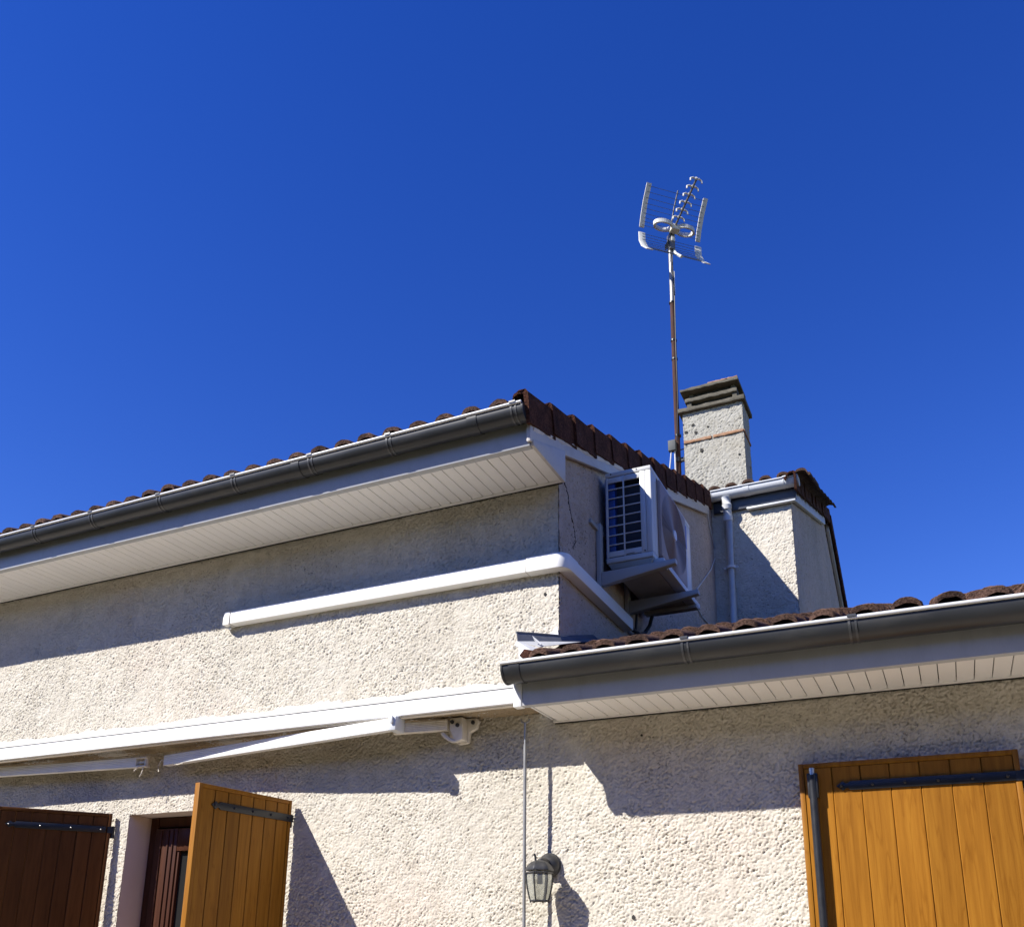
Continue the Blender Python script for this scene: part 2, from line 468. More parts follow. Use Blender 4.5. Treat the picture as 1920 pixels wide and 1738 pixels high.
def rough_wall(name, origin, eu, ev, nrm, U, V, step, mask, parent, mat, amp=0.0032, lam=0.019, label=None):
    """roughcast sheet: real relief on a fine grid; mask(u,v)->bool array"""
    n = int(U / step) + 1
    m = int(V / step) + 1
    u = np.linspace(0, U, n)
    v = np.linspace(0, V, m)
    UU, VV = np.meshgrid(u, v, indexing='ij')
    g = filt_noise(n, m, step, lam * 0.8, 0.45, 1.15, 0.6) + 0.9 * filt_noise(n, m, step, lam * 1.35, 0.6, 1.4, 0.5) + 0.55 * filt_noise(n, m, step, lam * 2.6, 0.6, 1.3, 0.7)
    g /= g.std()
    h = -np.log1p(np.exp(-1.6 * g))                 # rounded grains, narrow crevices
    h = (h - h.mean()) / h.std()
    big = filt_noise(n, m, step, 0.07, 0.6, 1.3, 0.6)
    slow = filt_noise(n, m, step, 0.9, 0.8)
    H = amp * (h * np.clip(1.08 + 0.16 * slow + 0.16 * filt_noise(n, m, step, 0.22, 0.7), 0.5, 1.8) + 0.30 * big) + 0.0015 * slow
    o = np.array(origin, float); eu = np.array(eu, float); ev = np.array(ev, float); nr = np.array(nrm, float)
    P = o + UU[..., None] * eu + VV[..., None] * ev + H[..., None] * nr
    P = P - np.array(root_loc(parent))
    ok = mask(UU, VV)
    q = ok[:-1, :-1] & ok[1:, :-1] & ok[:-1, 1:] & ok[1:, 1:]
    I, J = np.nonzero(q)
    idx = lambda i, j: i * m + j
    F = np.stack([idx(I, J), idx(I + 1, J), idx(I + 1, J + 1), idx(I, J + 1)], 1)
    if np.dot(np.cross(eu, ev), nr) < 0:
        F = F[:, ::-1]
    used = np.zeros(n * m, bool)
    used[F.ravel()] = True
    remap = np.cumsum(used) - 1
    F = remap[F]
    Pv = P.reshape(-1, 3)[used]
    me = bpy.data.meshes.new(name)
    me.vertices.add(len(Pv))
    me.vertices.foreach_set('co', Pv.ravel().astype(np.float32))
    me.loops.add(F.size)
    me.loops.foreach_set('vertex_index', F.ravel().astype(np.int32))
    me.polygons.add(len(F))
    me.polygons.foreach_set('loop_start', np.arange(0, F.size, 4, dtype=np.int32))
    me.polygons.foreach_set('loop_total', np.full(len(F), 4, dtype=np.int32))
    me.polygons.foreach_set('use_smooth', np.ones(len(F), bool))
    me.update()
    me.validate()
    me.materials.append(M[mat])
    ob = bpy.data.objects.new(name, me)
    COL.objects.link(ob)
    ob.parent = parent
    if label:
        ob['label'] = label
    return ob

# ------------------------------------------------------------------ ground
g = MB().box(-150, 150, -150, 150, -0.3, -0.06)  # ground out of view, darkened so little light bounces up
go = g.build('ground', 'low_bounce', None)
go['kind'] = 'structure'
go['label'] = 'unseen ground, kept dark to hold bounce light low'
g = MB().box(-14, 8, -2.6, 0.2, -0.2, 0.0)  # added slab out of view, sized to throw sunlight up at the soffits
go = g.build('bounce_slab', 'ground', None)
go['kind'] = 'structure'
go['label'] = 'unseen pale slab added to bounce sunlight onto the soffits'

# unseen row of dark bushes, added to block low sky light
hb_ = MB()
for kx in range(-16, 17):
    rings = []
    cx, cy = kx * 1.9 + random.uniform(-0.3, 0.3) - 4, -14.5 + random.uniform(-0.4, 0.4)
    top = random.uniform(6.0, 7.4)
    for zz in range(9):
        rr = 1.35 * (1.0 - 0.35 * (zz / 8) ** 2) * (0.05 if zz == 8 else 1)
        rings.append([(cx + rr * random.uniform(0.8, 1.15) * math.cos(t), cy + rr * random.uniform(0.8, 1.15) * math.sin(t), -0.1 + top * zz / 8) for t in [2 * math.pi * q / 12 for q in range(12)]])
    hb_.loft(rings)
blocker = hb_.build('sky_blocker', 'low_bounce', None, smooth=True)
blocker['label'] = 'unseen dark bush row added behind the viewer to block sky light'
blocker['category'] = 'sky_blocker'

# ------------------------------------------------------------------ the house
XW = -1.767            # corner of the tall block
YT = 3.90              # front of the stepped-out gable part
XT = -1.02             # its right side
S = 0.352              # roof slope
house = thing('house', 'cream roughcast house with brown tiled roofs, white soffits and grey gutters', 'house', (-3.0, 2.0, 0.0))
def crest(Y):          # ridge line of tile rolls of the tall roof
    return 4.345 + S * (Y + 0.53)
def crest_low(Y):
    return 2.990 + 0.350 * (Y + 0.44)

ZU, ZL = 4.10, 2.727   # soffit heights
WX0, WX1, WZ = -4.751, -3.462, 2.400     # window opening

def fmask(u, v):
    x = -6.65 + u
    z = 1.60 + v
    ok = (z < ZU + 0.03) & ~((x > XW) & (z > ZL + 0.03))
    ok &= ~((x > WX0 + 0.004) & (x < WX1 - 0.004) & (z < WZ - 0.004))
    return ok
rough_wall('wall', (-6.65, 0, 1.60), (1, 0, 0), (0, 0, 1), (0, -1, 0), 7.35, 2.54, 0.0046, fmask, house, 'stucco', amp=0.0021, lam=0.0125,
           label='sunlit cream roughcast front wall')
def smask(u, v):
    return (2.75 + v) < crest(u) - 0.16
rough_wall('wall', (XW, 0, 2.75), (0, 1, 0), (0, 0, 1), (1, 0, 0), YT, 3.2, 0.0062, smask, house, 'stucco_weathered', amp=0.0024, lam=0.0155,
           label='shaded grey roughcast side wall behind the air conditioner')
rough_wall('wall', (XW, YT, 4.2), (1, 0, 0), (0, 0, 1), (0, -1, 0), XT - XW, 1.62, 0.006, lambda u, v: u > -1, house, 'stucco', amp=0.0026, lam=0.0155,
           label='roughcast wall half lit beside the downpipe')
def tmask(u, v):
    Y = YT + u
    top = np.where(Y < 7.0, crest(Y), crest(7.0) - 0.62 * (Y - 7.0)) - 0.18
    return (4.2 + v) < top
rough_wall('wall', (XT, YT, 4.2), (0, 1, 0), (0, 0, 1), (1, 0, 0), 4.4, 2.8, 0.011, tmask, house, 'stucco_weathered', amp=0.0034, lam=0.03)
# masonry behind the render coat
core = MB()
core.box(-9.0, WX0 - 0.02, 0.03, 0.26, 0, 4.2)
core.box(WX1 + 0.02, XW - 0.03, 0.03, 0.26, 0, 4.2)
core.box(WX0 - 0.02, WX1 + 0.02, 0.03, 0.26, WZ + 0.02, 4.2)
core.box(-9.0, XW - 0.03, 0.27, 4.2, 0, 4.15)
core.prism([(0.03, 4.16), (0.03, 4.25), (3.9, 5.6), (7.0, 6.7), (7.0, 4.16)], 'x', -9.0, XW - 0.03)
core.box(XW - 0.02, 1.3, 0.03, 0.26, 0, 2.85)
core.prism([(YT + 0.05, 2.0), (YT + 0.05, 5.65), (6.95, 6.75), (8.2, 6.0), (8.2, 2.0)], 'x', XW - 0.01, XT - 0.04)
core.box(-9.0, WX0 + 0.0, -0.002, 0.029, 0, 1.61)
core.box(WX1 - 0.0, 1.3, -0.002, 0.029, 0, 1.61)
core.box(-9.0, -6.64, -0.002, 0.029, 1.61, 4.1)
core.box(0.69, 1.3, -0.002, 0.029, 1.61, 2.74)
core.build('masonry', 'stucco', house)

# smooth plaster reveal of the window
rv = MB()
rv.box(WX0 - 0.03, WX0, 0.004, 0.24, 0, WZ)
rv.box(WX1, WX1 + 0.03, 0.004, 0.24, 0, WZ)
rv.box(WX0 - 0.03, WX1 + 0.03, 0.004, 0.24, WZ, WZ + 0.03)
rv.build('reveal', 'reveal', house, bevel=0.008, label='smooth pinkish plaster reveal of the window')

# ---- window in the opening
win = MB()
for a, b_ in ((WX0, WX0 + 0.07), (WX1 - 0.07, WX1)):
    win.box(a + 0.001, b_ - 0.001, 0.185, 0.245, 0.02, WZ - 0.001)
win.box(WX0 + 0.071, WX1 - 0.071, 0.187, 0.243, WZ - 0.07, WZ - 0.002)
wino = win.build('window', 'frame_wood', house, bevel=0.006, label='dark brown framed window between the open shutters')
cm_ = (WX0 + WX1) / 2
for a, b_ in ((WX0 + 0.074, cm_ - 0.003), (cm_ + 0.003, WX1 - 0.074)):
    cs = MB()
    cs.box(a, a + 0.19, 0.165, 0.225, 0.05, WZ - 0.078)
    cs.box(b_ - 0.19, b_, 0.165, 0.225, 0.05, WZ - 0.078)
    cs.box(a + 0.19, b_ - 0.19, 0.167, 0.223, WZ - 0.225, WZ - 0.08)
    cs.box(a + 0.19, b_ - 0.19, 0.167, 0.223, 0.05, 0.25)
    for q_ in (0.05, 0.11, 0.15):
        cs.box(a + q_, a + q_ + 0.012, 0.156, 0.1648, 0.06, WZ - 0.09)
    cs.box(a + 0.19, a + 0.208, 0.175, 0.215, 0.25, WZ - 0.225)
    cs.box(b_ - 0.208, b_ - 0.19, 0.175, 0.215, 0.25, WZ - 0.225)
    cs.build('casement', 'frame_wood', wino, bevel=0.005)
    MB().box(a + 0.195, b_ - 0.195, 0.195, 0.203, 0.24, WZ - 0.22).build('pane', 'pane', wino)

# ---- soffits, one board at a time
def soffit(x0, x1, yf, z, label):
    back = MB().box(x0, x1, yf + 0.004, -0.001, z + 0.022, z + 0.030)
    s_ = back.build('soffit', 'shadow_gap', house, label=label)
    w, pitch = 0.0655, 0.069
    ln = -yf - 0.034
    # board with a nibbled corner at the wall end and a small tongue groove
    b_ = MB()
    poly = [(0.0, 0.0), (w, 0.0), (w, ln - 0.012), (w - 0.009, ln), (0.0, ln)]
    b_.prism(poly, 'z', 0.0, 0.012)
    me = b_.mesh('board', M['pvc'], bevel=0.0012, smooth=True, seg=1)
    n = int((x1 - x0) / pitch)
    for k in range(n):
        o = place(me, 'board', s_, (x1 - (k + 1) * pitch, yf + 0.003, z))
        o.location.z += random.uniform(-0.0006, 0.0006)
    MB().box(x0, x1, -0.010, -0.001, z - 0.009, z - 0.0045).build('shadow_line', 'shadow_gap', s_)
    MB().box(x0, x1, -0.030, -0.002, z - 0.004, z + 0.020).build('wall_trim', 'pvc', s_, bevel=0.002)
    return s_
soffit(-7.4, -1.742, -0.437, ZU, 'white boarded soffit under the tall roof')
soffit(-1.792, 1.2, -0.400, ZL, 'white boarded soffit under the low roof')

# ---- fascias
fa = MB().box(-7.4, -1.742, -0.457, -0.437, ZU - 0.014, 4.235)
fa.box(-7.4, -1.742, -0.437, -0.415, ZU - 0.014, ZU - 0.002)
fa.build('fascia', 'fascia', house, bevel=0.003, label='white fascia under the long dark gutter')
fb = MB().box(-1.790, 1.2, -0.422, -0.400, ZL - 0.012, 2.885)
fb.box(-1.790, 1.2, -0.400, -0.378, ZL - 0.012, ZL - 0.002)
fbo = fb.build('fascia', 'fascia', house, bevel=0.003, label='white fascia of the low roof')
ec = MB().prism([(-0.428, ZL - 0.016), (-0.428, 2.885), (-0.32, 2.885), (-0.345, 2.80), (-0.37, ZL + 0.01), (-0.38, ZL - 0.016)], 'x', -1.835, -1.791)
ec.build('end_cap', 'pvc_trim', fbo, bevel=0.005)
eb = MB().prism([(-0.40, 2.886), (-0.40, 2.93), (-0.012, 3.085), (-0.012, 2.74), (-0.31, 2.74), (-0.33, 2.886)], 'x', -1.806, -1.793)
eb.build('end_board', 'pvc_trim', fbo, bevel=0.002)

# ---- soffit end return and bargeboards of the tall gable
sr = MB().prism([(-0.445, ZU - 0.012), (-0.012, ZU - 0.012), (-0.012, 4.285), (-0.452, 4.12)], 'x', -1.741, -1.722)
sr.build('end_panel', 'barge', house, bevel=0.003, label='white triangular end panel of the tall soffit')
def barge(x0, x1, ya, yb, fn, top, bot, name='bargeboard', label=None):
    b_ = MB().prism([(ya, fn(ya) + bot), (yb, fn(yb) + bot), (yb, fn(yb) + top), (ya, fn(ya) + top)], 'x', x0, x1)
    return b_.build(name, 'barge', house, bevel=0.006, label=label)
barge(-1.752, -1.728, -0.478, 3.62, crest, -0.145, -0.265, label='white bargeboard climbing the gable')
# uneven mortar bead between board and verge tiles
def bead(x, ya, yb, fn, off, r):
    pts, rs = [], []
    y = ya
    while y < yb:
        pts.append((x + random.uniform(-0.004, 0.004), y, fn(y) + off + random.uniform(-0.008, 0.008)))
        rs.append(r * random.uniform(0.75, 1.3))
        y += 0.055
    return MB().tube(pts, rs, 8).build('mortar_bead', 'verge_mortar', house, smooth=True)
bead(-1.742, -0.44, 3.62, crest, -0.185, 0.020)
def crest_t(Y):
    return crest(Y) if Y < 7.0 else crest(7.0) - 0.62 * (Y - 7.0)
barge(-1.012, -0.972, 3.89, 6.6, crest, -0.13, -0.25, label='white bargeboard on the rear gable')
barge(-1.012, -0.972, 7.05, 8.45, crest_t, -0.13, -0.25, label='white bargeboard on the far slope')

# ---- gutters
def gut_profile(yc, zc, r, lip, back, t=0.0025, n=14):
    out, inn = [], []
    out.append((yc - r, zc + lip))
    inn.append((yc - r + t, zc + lip))
    for k in range(n + 1):
        a = math.pi + math.pi * k / n
        out.append((yc + r * math.cos(a), zc + r * math.sin(a)))
        inn.append((yc + (r - t) * math.cos(a), zc + (r - t) * math.sin(a)))
    out.append((yc + r, zc + back))
    inn.append((yc + r - t, zc + back))
    return out + inn[::-1]
def gutter(x0, x1, yc, zc, r, clips, sleeves, mat, rim, clipmat, label, caps=(True, True), sag=0.0, nseg=1):
    b_ = MB()
    prof = gut_profile(yc, zc, r, 0.016, 0.03)
    rings = []
    for k in range(nseg + 1):
        x = x0 + (x1 - x0) * k / nseg
        dz = sag * math.sin(k * 1.7) if nseg > 1 else 0
        rings.append([(x, p[0], p[1] + dz) for p in prof])
    b_.loft(rings)
    go_ = b_.build('gutter', mat, house, smooth=True, label=label)
    bead_pts = [(r_[0][0], yc - r - 0.004, zc + 0.019 + (r_[0][2] - prof[0][1])) for r_ in rings]
    MB().tube(bead_pts, 0.0085, 10).build('rim', rim, go_, smooth=True)
    for x, c in ((x0, caps[0]), (x1, caps[1])):
        if c:
            half = [(yc - r - 0.003, zc + 0.017)] + [(yc + (r + 0.003) * math.cos(math.pi + math.pi * k / 14), zc + (r + 0.003) * math.sin(math.pi + math.pi * k / 14)) for k in range(15)] + [(yc + r + 0.003, zc + 0.03)]
            MB().prism(half, 'x', x - 0.004, x + 0.006).build('end_stop', mat, go_, smooth=True)
    def band(x, w, dr, dz=0.0):
        pr = gut_profile(yc, zc, r + dr, 0.018, 0.03, t=dr)
        return MB().loft([[(x, p[0], p[1]) for p in pr], [(x + w, p[0], p[1]) for p in pr]])
    for x in clips:
        q = band(x, 0.010, 0.0032)
        for d in (0.026,):
            b2 = band(x + d, 0.008, 0.003)
            q.add(b2.v, b2.f)
        q.box(x, x + 0.035, yc - r - 0.016, yc - r + 0.010, zc + 0.020, zc + 0.0305)
        q.build('clip', clipmat, go_, smooth=True)
    for x in sleeves:
        q = band(x, 0.055, 0.0035)
        q.build('sleeve', mat, go_, smooth=True)
    return go_
gutter(-7.4, -1.735, -0.515, 4.252, 0.060, [-5.93, -5.346, -4.811, -4.225, -3.632, -3.073, -2.549, -1.80], [-2.05, -3.19], 'gutter', 'gutter_rim', 'clip',
       'long dark gutter under the tall roof', caps=(False, True))
gutter(-1.838, 1.2, -0.490, 2.876, 0.066, [-0.971, -0.283, 0.42], [-1.80], 'gutter', 'gutter_rim', 'clip', 'dark gutter under the low roof', caps=(True, False))
tg = gutter(-1.735, -0.925, 3.815, 5.825, 0.060, [-1.06], [-1.43], 'pipe', 'pipe', 'pipe', 'short pale grey gutter beside the chimney', caps=(True, True))
# downpipe
dp = MB()
dp.tube([(-1.60, 3.815, 5.80), (-1.60, 3.815, 5.715), (-1.60, 3.825, 5.67), (-1.60, 3.843, 5.63), (-1.60, 3.848, 5.56), (-1.60, 3.848, 4.3)], 0.040, 18)
dpo = dp.build('downpipe', 'pipe', house, smooth=True, label='pale grey downpipe in the corner')
MB().tube([(-1.60, 3.815, 5.775), (-1.60, 3.815, 5.70), (-1.60, 3.824, 5.665)], [0.052, 0.047, 0.046], 18).build('outlet', 'pipe', dpo, smooth=True)
MB().tube([(-1.60, 3.848, 5.60), (-1.60, 3.848, 5.545)], 0.045, 18).build('socket', 'pipe', dpo, smooth=True)
cl = MB().tube([(-1.60, 3.848, 5.083), (-1.60, 3.848, 5.057)], 0.0455, 18)
cl.box(-1.668, -1.64, 3.842, 3.854, 5.06, 5.08)
cl.box(-1.56, -1.532, 3.842, 3.854, 5.06, 5.08)
cl.build('clip', 'pipe', dpo)
# fascia of the rear gable part
tf = MB().box(XW + 0.03, -0.962, 3.862, 3.886, 5.66, 5.86)
tfo = tf.build('fascia', 'slate', house, bevel=0.003, label='slate blue fascia under the short gutter')
MB().box(-1.42, -0.97, 3.845, 3.888, 5.640, 5.657).build('drip_edge', 'pipe', tfo, bevel=0.002)

# ---- roof decks
def deck(x0, x1, y0, y1, fn, drop, label):
    b_ = MB().prism([(y0, fn(y0) - drop - 0.02), (y1, fn(y1) - drop - 0.02), (y1, fn(y1) - drop), (y0, fn(y0) - drop)], 'x', x0, x1)
    return b_.build('roof', 'shadow_gap', house, label=label)
roof_up = deck(-9.0, -1.745, -0.47, 7.0, crest, 0.085, 'brown tiled roof of the tall block')
roof_low = deck(-1.745, 1.25, -0.38, 3.88, crest_low, 0.085, 'brown tiled low roof over the right wing')
roof_t = deck(-1.74, -0.975, 3.86, 7.0, crest, 0.085, 'brown tiled roof of the rear gable')
MB().prism([(7.0, crest(7.0) - 0.10), (9.0, crest_t(9.0) - 0.10), (9.0, crest_t(9.0) - 0.085), (7.0, crest(7.0) - 0.085)], 'x', -9.0, -0.975).build('far_slope', 'tile', roof_t)

# ---- tiles: concrete double-roll tile, front edge chipped a little
TW, TL, GAUGE, TH = 0.326, 0.415, 0.345, 0.026
def tile_profile():
    pts = []
    for r0 in (0.0815, 0.2445):
        pts.append((r0 - 0.0815, 0.0))
        pts.append((r0 - 0.062, 0.0))
        for k in range(9):
            a = math.pi - math.pi * k / 8
            pts.append((r0 + 0.058 * math.cos(a), 0.004 + 0.048 * math.sin(a) ** 0.85 if math.sin(a) > 0 else 0.002))
        pts.append((r0 + 0.062, 0.0))
    pts.append((TW, 0.0))
    return pts
def tile_mesh(seed, xlo=0.0, xhi=TW, verge=False):
    rnd = random.Random(seed)
    pr = [p for p in tile_profile() if xlo - 1e-6 <= p[0] <= xhi + 1e-6]
    n = len(pr)
    vs, fs = [], []
    ys = [0.0, 0.012, 0.14, 0.28, TL]
    for j, y in enumerate(ys):
        for (x, z) in pr:
            jx = rnd.uniform(-0.0022, 0.0022) if j < 2 else 0
            jy = rnd.uniform(-0.005, 0.005) if j == 0 else 0
            jz = rnd.uniform(-0.0022, 0.0022) if j < 2 else 0
            vs.append((x + jx, y + jy, z + TH + jz - (0.003 if j == 0 else 0)))
    for j, y in enumerate(ys):
        for (x, z) in pr:
            jz = rnd.uniform(-0.003, 0.003) if j < 2 else 0
            jy = rnd.uniform(-0.004, 0.004) if j == 0 else 0
            vs.append((x, y + jy, z + jz))
    NT = n * len(ys)
    for j in range(len(ys) - 1):
        for i in range(n - 1):
            a = j * n + i
            fs.append((a, a + 1, a + n + 1, a + n))
            fs.append((NT + a, NT + a + n, NT + a + n + 1, NT + a + 1))
    for i in range(n - 1):
        fs.append((i, NT + i, NT + i + 1, i + 1))
        e = (len(ys) - 1) * n + i
        fs.append((e, e + 1, NT + e + 1, NT + e))
    for i in (0, n - 1):
        for j in range(len(ys) - 1):
            a = j * n + i
            fs.append((a, a + n, NT + a + n, NT + a) if i == 0 else (a, NT + a, NT + a + n, a + n))
    b_ = MB().add(vs, fs)
    return b_.mesh('tile', M['tile'], smooth=True)
TILES = [tile_mesh(k) for k in range(5)]
ANG = math.atan(S) - math.atan(0.021 / GAUGE)
ANGL = math.atan(0.350) - math.atan(0.021 / GAUGE)
def lay(roof, x0, ncol, y0, nrow, fn, slope, ang, skip=None):
    dy = GAUGE * math.cos(math.atan(slope))
    for r_ in range(nrow):
        for c in range(ncol):
            x = x0 + c * TW
            if skip and skip(x, r_):
                continue
            y = y0 + r_ * dy
            o = place(random.choice(TILES), 'tile', roof, (x + random.uniform(-0.003, 0.003), y + random.uniform(-0.008, 0.008), fn(y0 + r_ * dy) - 0.078 + random.uniform(-0.003, 0.003)),
                      (ang + random.uniform(-0.008, 0.008), random.uniform(-0.008, 0.008), random.uniform(-0.012, 0.012)))
lay(roof_up, -2.1255 - 16 * TW, 17, -0.535, 2, crest, S, ANG)
lay(roof_low, -1.7705, 9, -0.445, 12, crest_low, 0.350, ANGL)
lay(roof_t, -1.8185 + 0.03, 3, 3.785, 2, lambda Y: crest(Y) + 0.048, S, ANG, skip=lambda x, r_: False)
# remaining courses of the tall roofs, out of sight from the ground, as one covering
cov = MB()
prf = tile_profile()
dyT = GAUGE * math.cos(math.atan(S))
def courses(x0, ncol, r0, nrow, y0):
    for r_ in range(r0, r0 + nrow):
        for c in range(ncol):
            a, b_ = [], []
            for (x, z) in prf[::2]:
                yf = y0 + r_ * dyT
                a.append((x0 + c * TW + x, yf, crest(yf) - 0.078 + z + TH + 0.004))
                yb = yf + dyT + 0.02
                b_.append((x0 + c * TW + x, yb, crest(yb) - 0.102 + z + TH))
            cov.loft([a, b_], cap=False, closed=False)
courses(-2.1255 - 16 * TW, 17, 2, 20, -0.535)
cvo = cov.build('tile_covering', 'tile', roof_up, smooth=True)
cvo['kind'] = 'stuff'
cov = MB()
courses(-1.7885, 3, 2, 6, 3.80)
cvo = cov.build('tile_covering', 'tile', roof_t, smooth=True)
cvo['kind'] = 'stuff'

# verge tiles: a roll turning down into a deep flange
def verge_mesh(seed, drop=0.175):
    rnd = random.Random(seed)
    pr = [(-0.105, 0.0), (-0.088, 0.0)]
    for k in range(7):
        a = math.pi - math.pi * 0.5 * k / 6
        pr.append((-0.045 + 0.043 * math.cos(a), 0.002 + 0.048 * math.sin(a)))
    pr += [(-0.012, 0.050), (0.0, 0.040), (0.001, 0.0), (0.0, -drop * 0.55), (0.0, -drop + 0.05)]
    inner = [(x - 0.001 if i < 9 else x - 0.021, z - 0.017 if i < 10 else z - 0.012) for i, (x, z) in enumerate(pr)]
    inner[-1] = (pr[-1][0] - 0.021, pr[-1][1])
    loop = pr + inner[::-1]
    rings = []
    for j, y in enumerate((0.0, 0.010, 0.2, 0.385)):
        k = 1.0 if j < 2 else 0.985
        rings.append([(x * k + (rnd.uniform(-0.003, 0.003) if j < 2 else 0), y + (rnd.uniform(-0.006, 0.006) if j == 0 else 0),
                       z + TH + (rnd.uniform(-0.003, 0.003) if j < 2 else 0)) for (x, z) in loop])
    return MB().loft(rings).mesh('verge_tile', M['verge_tile'], smooth=True)
VERGE = [verge_mesh(k) for k in range(3)]
k = 0
y = -0.545
while y < 3.62:
    place(VERGE[k % 3], 'verge_tile', roof_up, (-1.708 + random.uniform(-0.004, 0.004), y, crest(y) - 0.066), (ANG - 0.012 + random.uniform(-0.012, 0.012), random.uniform(-0.015, 0.015), 0.036 + random.uniform(-0.012, 0.012)))
    y += dyT
    k += 1
y = 3.72
while y < 6.5:
    place(VERGE[k % 3], 'verge_tile', roof_t, (-0.935 + random.uniform(-0.003, 0.003), y, crest(y) - 0.045), (ANG - 0.006 + random.uniform(-0.008, 0.008), random.uniform(-0.01, 0.01), 0.018 + random.uniform(-0.006, 0.006)))
    y += dyT
    k += 1
ang2 = -math.atan(0.62)
y = 8.55
while y > 7.36:
    # far slope falls away from the camera: lowest tile first
    o = place(VERGE[k % 3], 'verge_tile', roof_t, (-0.935, y, crest_t(y) - 0.066))
    o.rotation_euler = (ang2 + math.atan(0.021 / GAUGE), 0, 0)
    o.scale = (1, -1, 1)
    y -= 0.345 * math.cos(ang2)
    k += 1
rg = MB().tube([(-6.0, 7.0, crest(7.0) - 0.03), (-1.0, 7.0, crest(7.0) - 0.03)], 0.06, 10)
rg.build('ridge_cap', 'tile', roof_t, smooth=True)
re_ = MB().prism([(6.72, crest(6.72) - 0.005), (7.0, crest(7.0) + 0.0), (7.12, crest_t(7.12) + 0.0), (7.40, crest_t(7.40)), (7.40, crest_t(7.40) - 0.17), (7.0, crest(7.0) - 0.20), (6.72, crest(6.72) - 0.18)], 'x', -0.972, -0.944)
re_.build('ridge_end', 'verge_tile', roof_t, bevel=0.008)

# ---- projecting ledge over the window: rough underside, sloping white mortar top
b_ = MB()
rings = []
x = -6.95
while x < -1.86:
    up = 2.985 + random.uniform(-0.010, 0.008) + 0.008 * math.sin(x * 7.0) + 0.006 * math.sin(x * 19.0)
    j = lambda a: random.uniform(-a, a)
    rings.append([(x, -0.003, 2.790), (x, -0.240, 2.790 + j(0.001)), (x, -0.240, 2.858), (x, -0.236 + j(0.003), 2.866 + j(0.002)), (x, -0.17 + j(0.006), 2.898 + j(0.004)),
                  (x, -0.11 + j(0.006), 2.928 + j(0.005)), (x, -0.05 + j(0.005), 2.957 + j(0.006)), (x, -0.003, up)])
    x += 0.018
b_.loft(rings)
b_.build('ledge', 'mortar', house, smooth=True, label='ledge over the window with a sloping white mortar top')
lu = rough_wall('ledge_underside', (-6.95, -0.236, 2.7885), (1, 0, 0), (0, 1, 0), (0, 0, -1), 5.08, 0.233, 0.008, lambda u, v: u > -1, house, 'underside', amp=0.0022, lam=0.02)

# ---- lead and zinc flashing where the low roof dies into the corner
def sheet(pts, t_=0.0022):
    a, b_, c, d = [Vector(q) for q in pts]
    nrm = (b_ - a).cross(d - a).normalized() * t_
    return MB().loft([[a, b_, c, d], [a + nrm, b_ + nrm, c + nrm, d + nrm]])
fl = sheet([(-1.889, -0.28, 3.146), (-1.874, -0.30, 3.090), (-1.728, -0.06, 3.132), (-1.750, -0.04, 3.184)])
q = sheet([(-1.750, -0.04, 3.184), (-1.728, -0.06, 3.132), (-1.700, 0.45, 3.30), (-1.745, 0.45, 3.345)]); fl.add(q.v, q.f)
q = MB().tube([(-1.890, -0.281, 3.146), (-1.82, -0.163, 3.166), (-1.750, -0.041, 3.185)], 0.006, 8); fl.add(q.v, q.f)
flo = fl.build('flashing', 'zinc_dark', house, label='bent zinc flashing at the corner of the low roof')
sheet([(-1.874, -0.302, 3.088), (-1.735, -0.335, 3.030), (-1.600, -0.12, 3.105), (-1.728, -0.062, 3.130)]).build('flashing_apron', 'zinc_pale', flo)
f2 = sheet([(-1.850, -0.362, 3.070), (-1.854, -0.374, 3.042), (-1.690, -0.405, 2.949), (-1.683, -0.372, 2.992)])
f2.build('flashing_strip', 'zinc_pale', flo)
sheet([(-1.790, -0.30, 3.108), (-1.775, -0.305, 3.078), (-1.728, -0.34, 3.040), (-1.722, -0.335, 3.046)]).build('flashing_tab', 'zinc_pale', flo)
MB().prism([(-1.818, 3.214), (-1.775, 3.252), (-1.768, 3.198)], 'y', -0.014, -0.010).build('flashing_corner', 'pvc_trim', flo)
wb = MB().prism([(-1.818, 3.020), (-1.818, 2.885), (-1.70, 2.885), (-1.735, 2.935), (-1.765, 2.945), (-1.800, 2.965), (-1.775, 3.000)], 'y', -0.402, -0.392)
wb.build('end_plate', 'pvc_trim', fbo, bevel=0.001)
bt = MB().prism([(-1.771, 2.993), (-1.797, 2.963), (-1.778, 2.945), (-1.754, 2.928), (-1.69, 2.947), (-1.705, 2.975)], 'y', -0.445, -0.408)
bt.build('broken_tile', 'verge_tile', roof_low, bevel=0.003)  # darker verge material stands in for the shadow lying on this piece

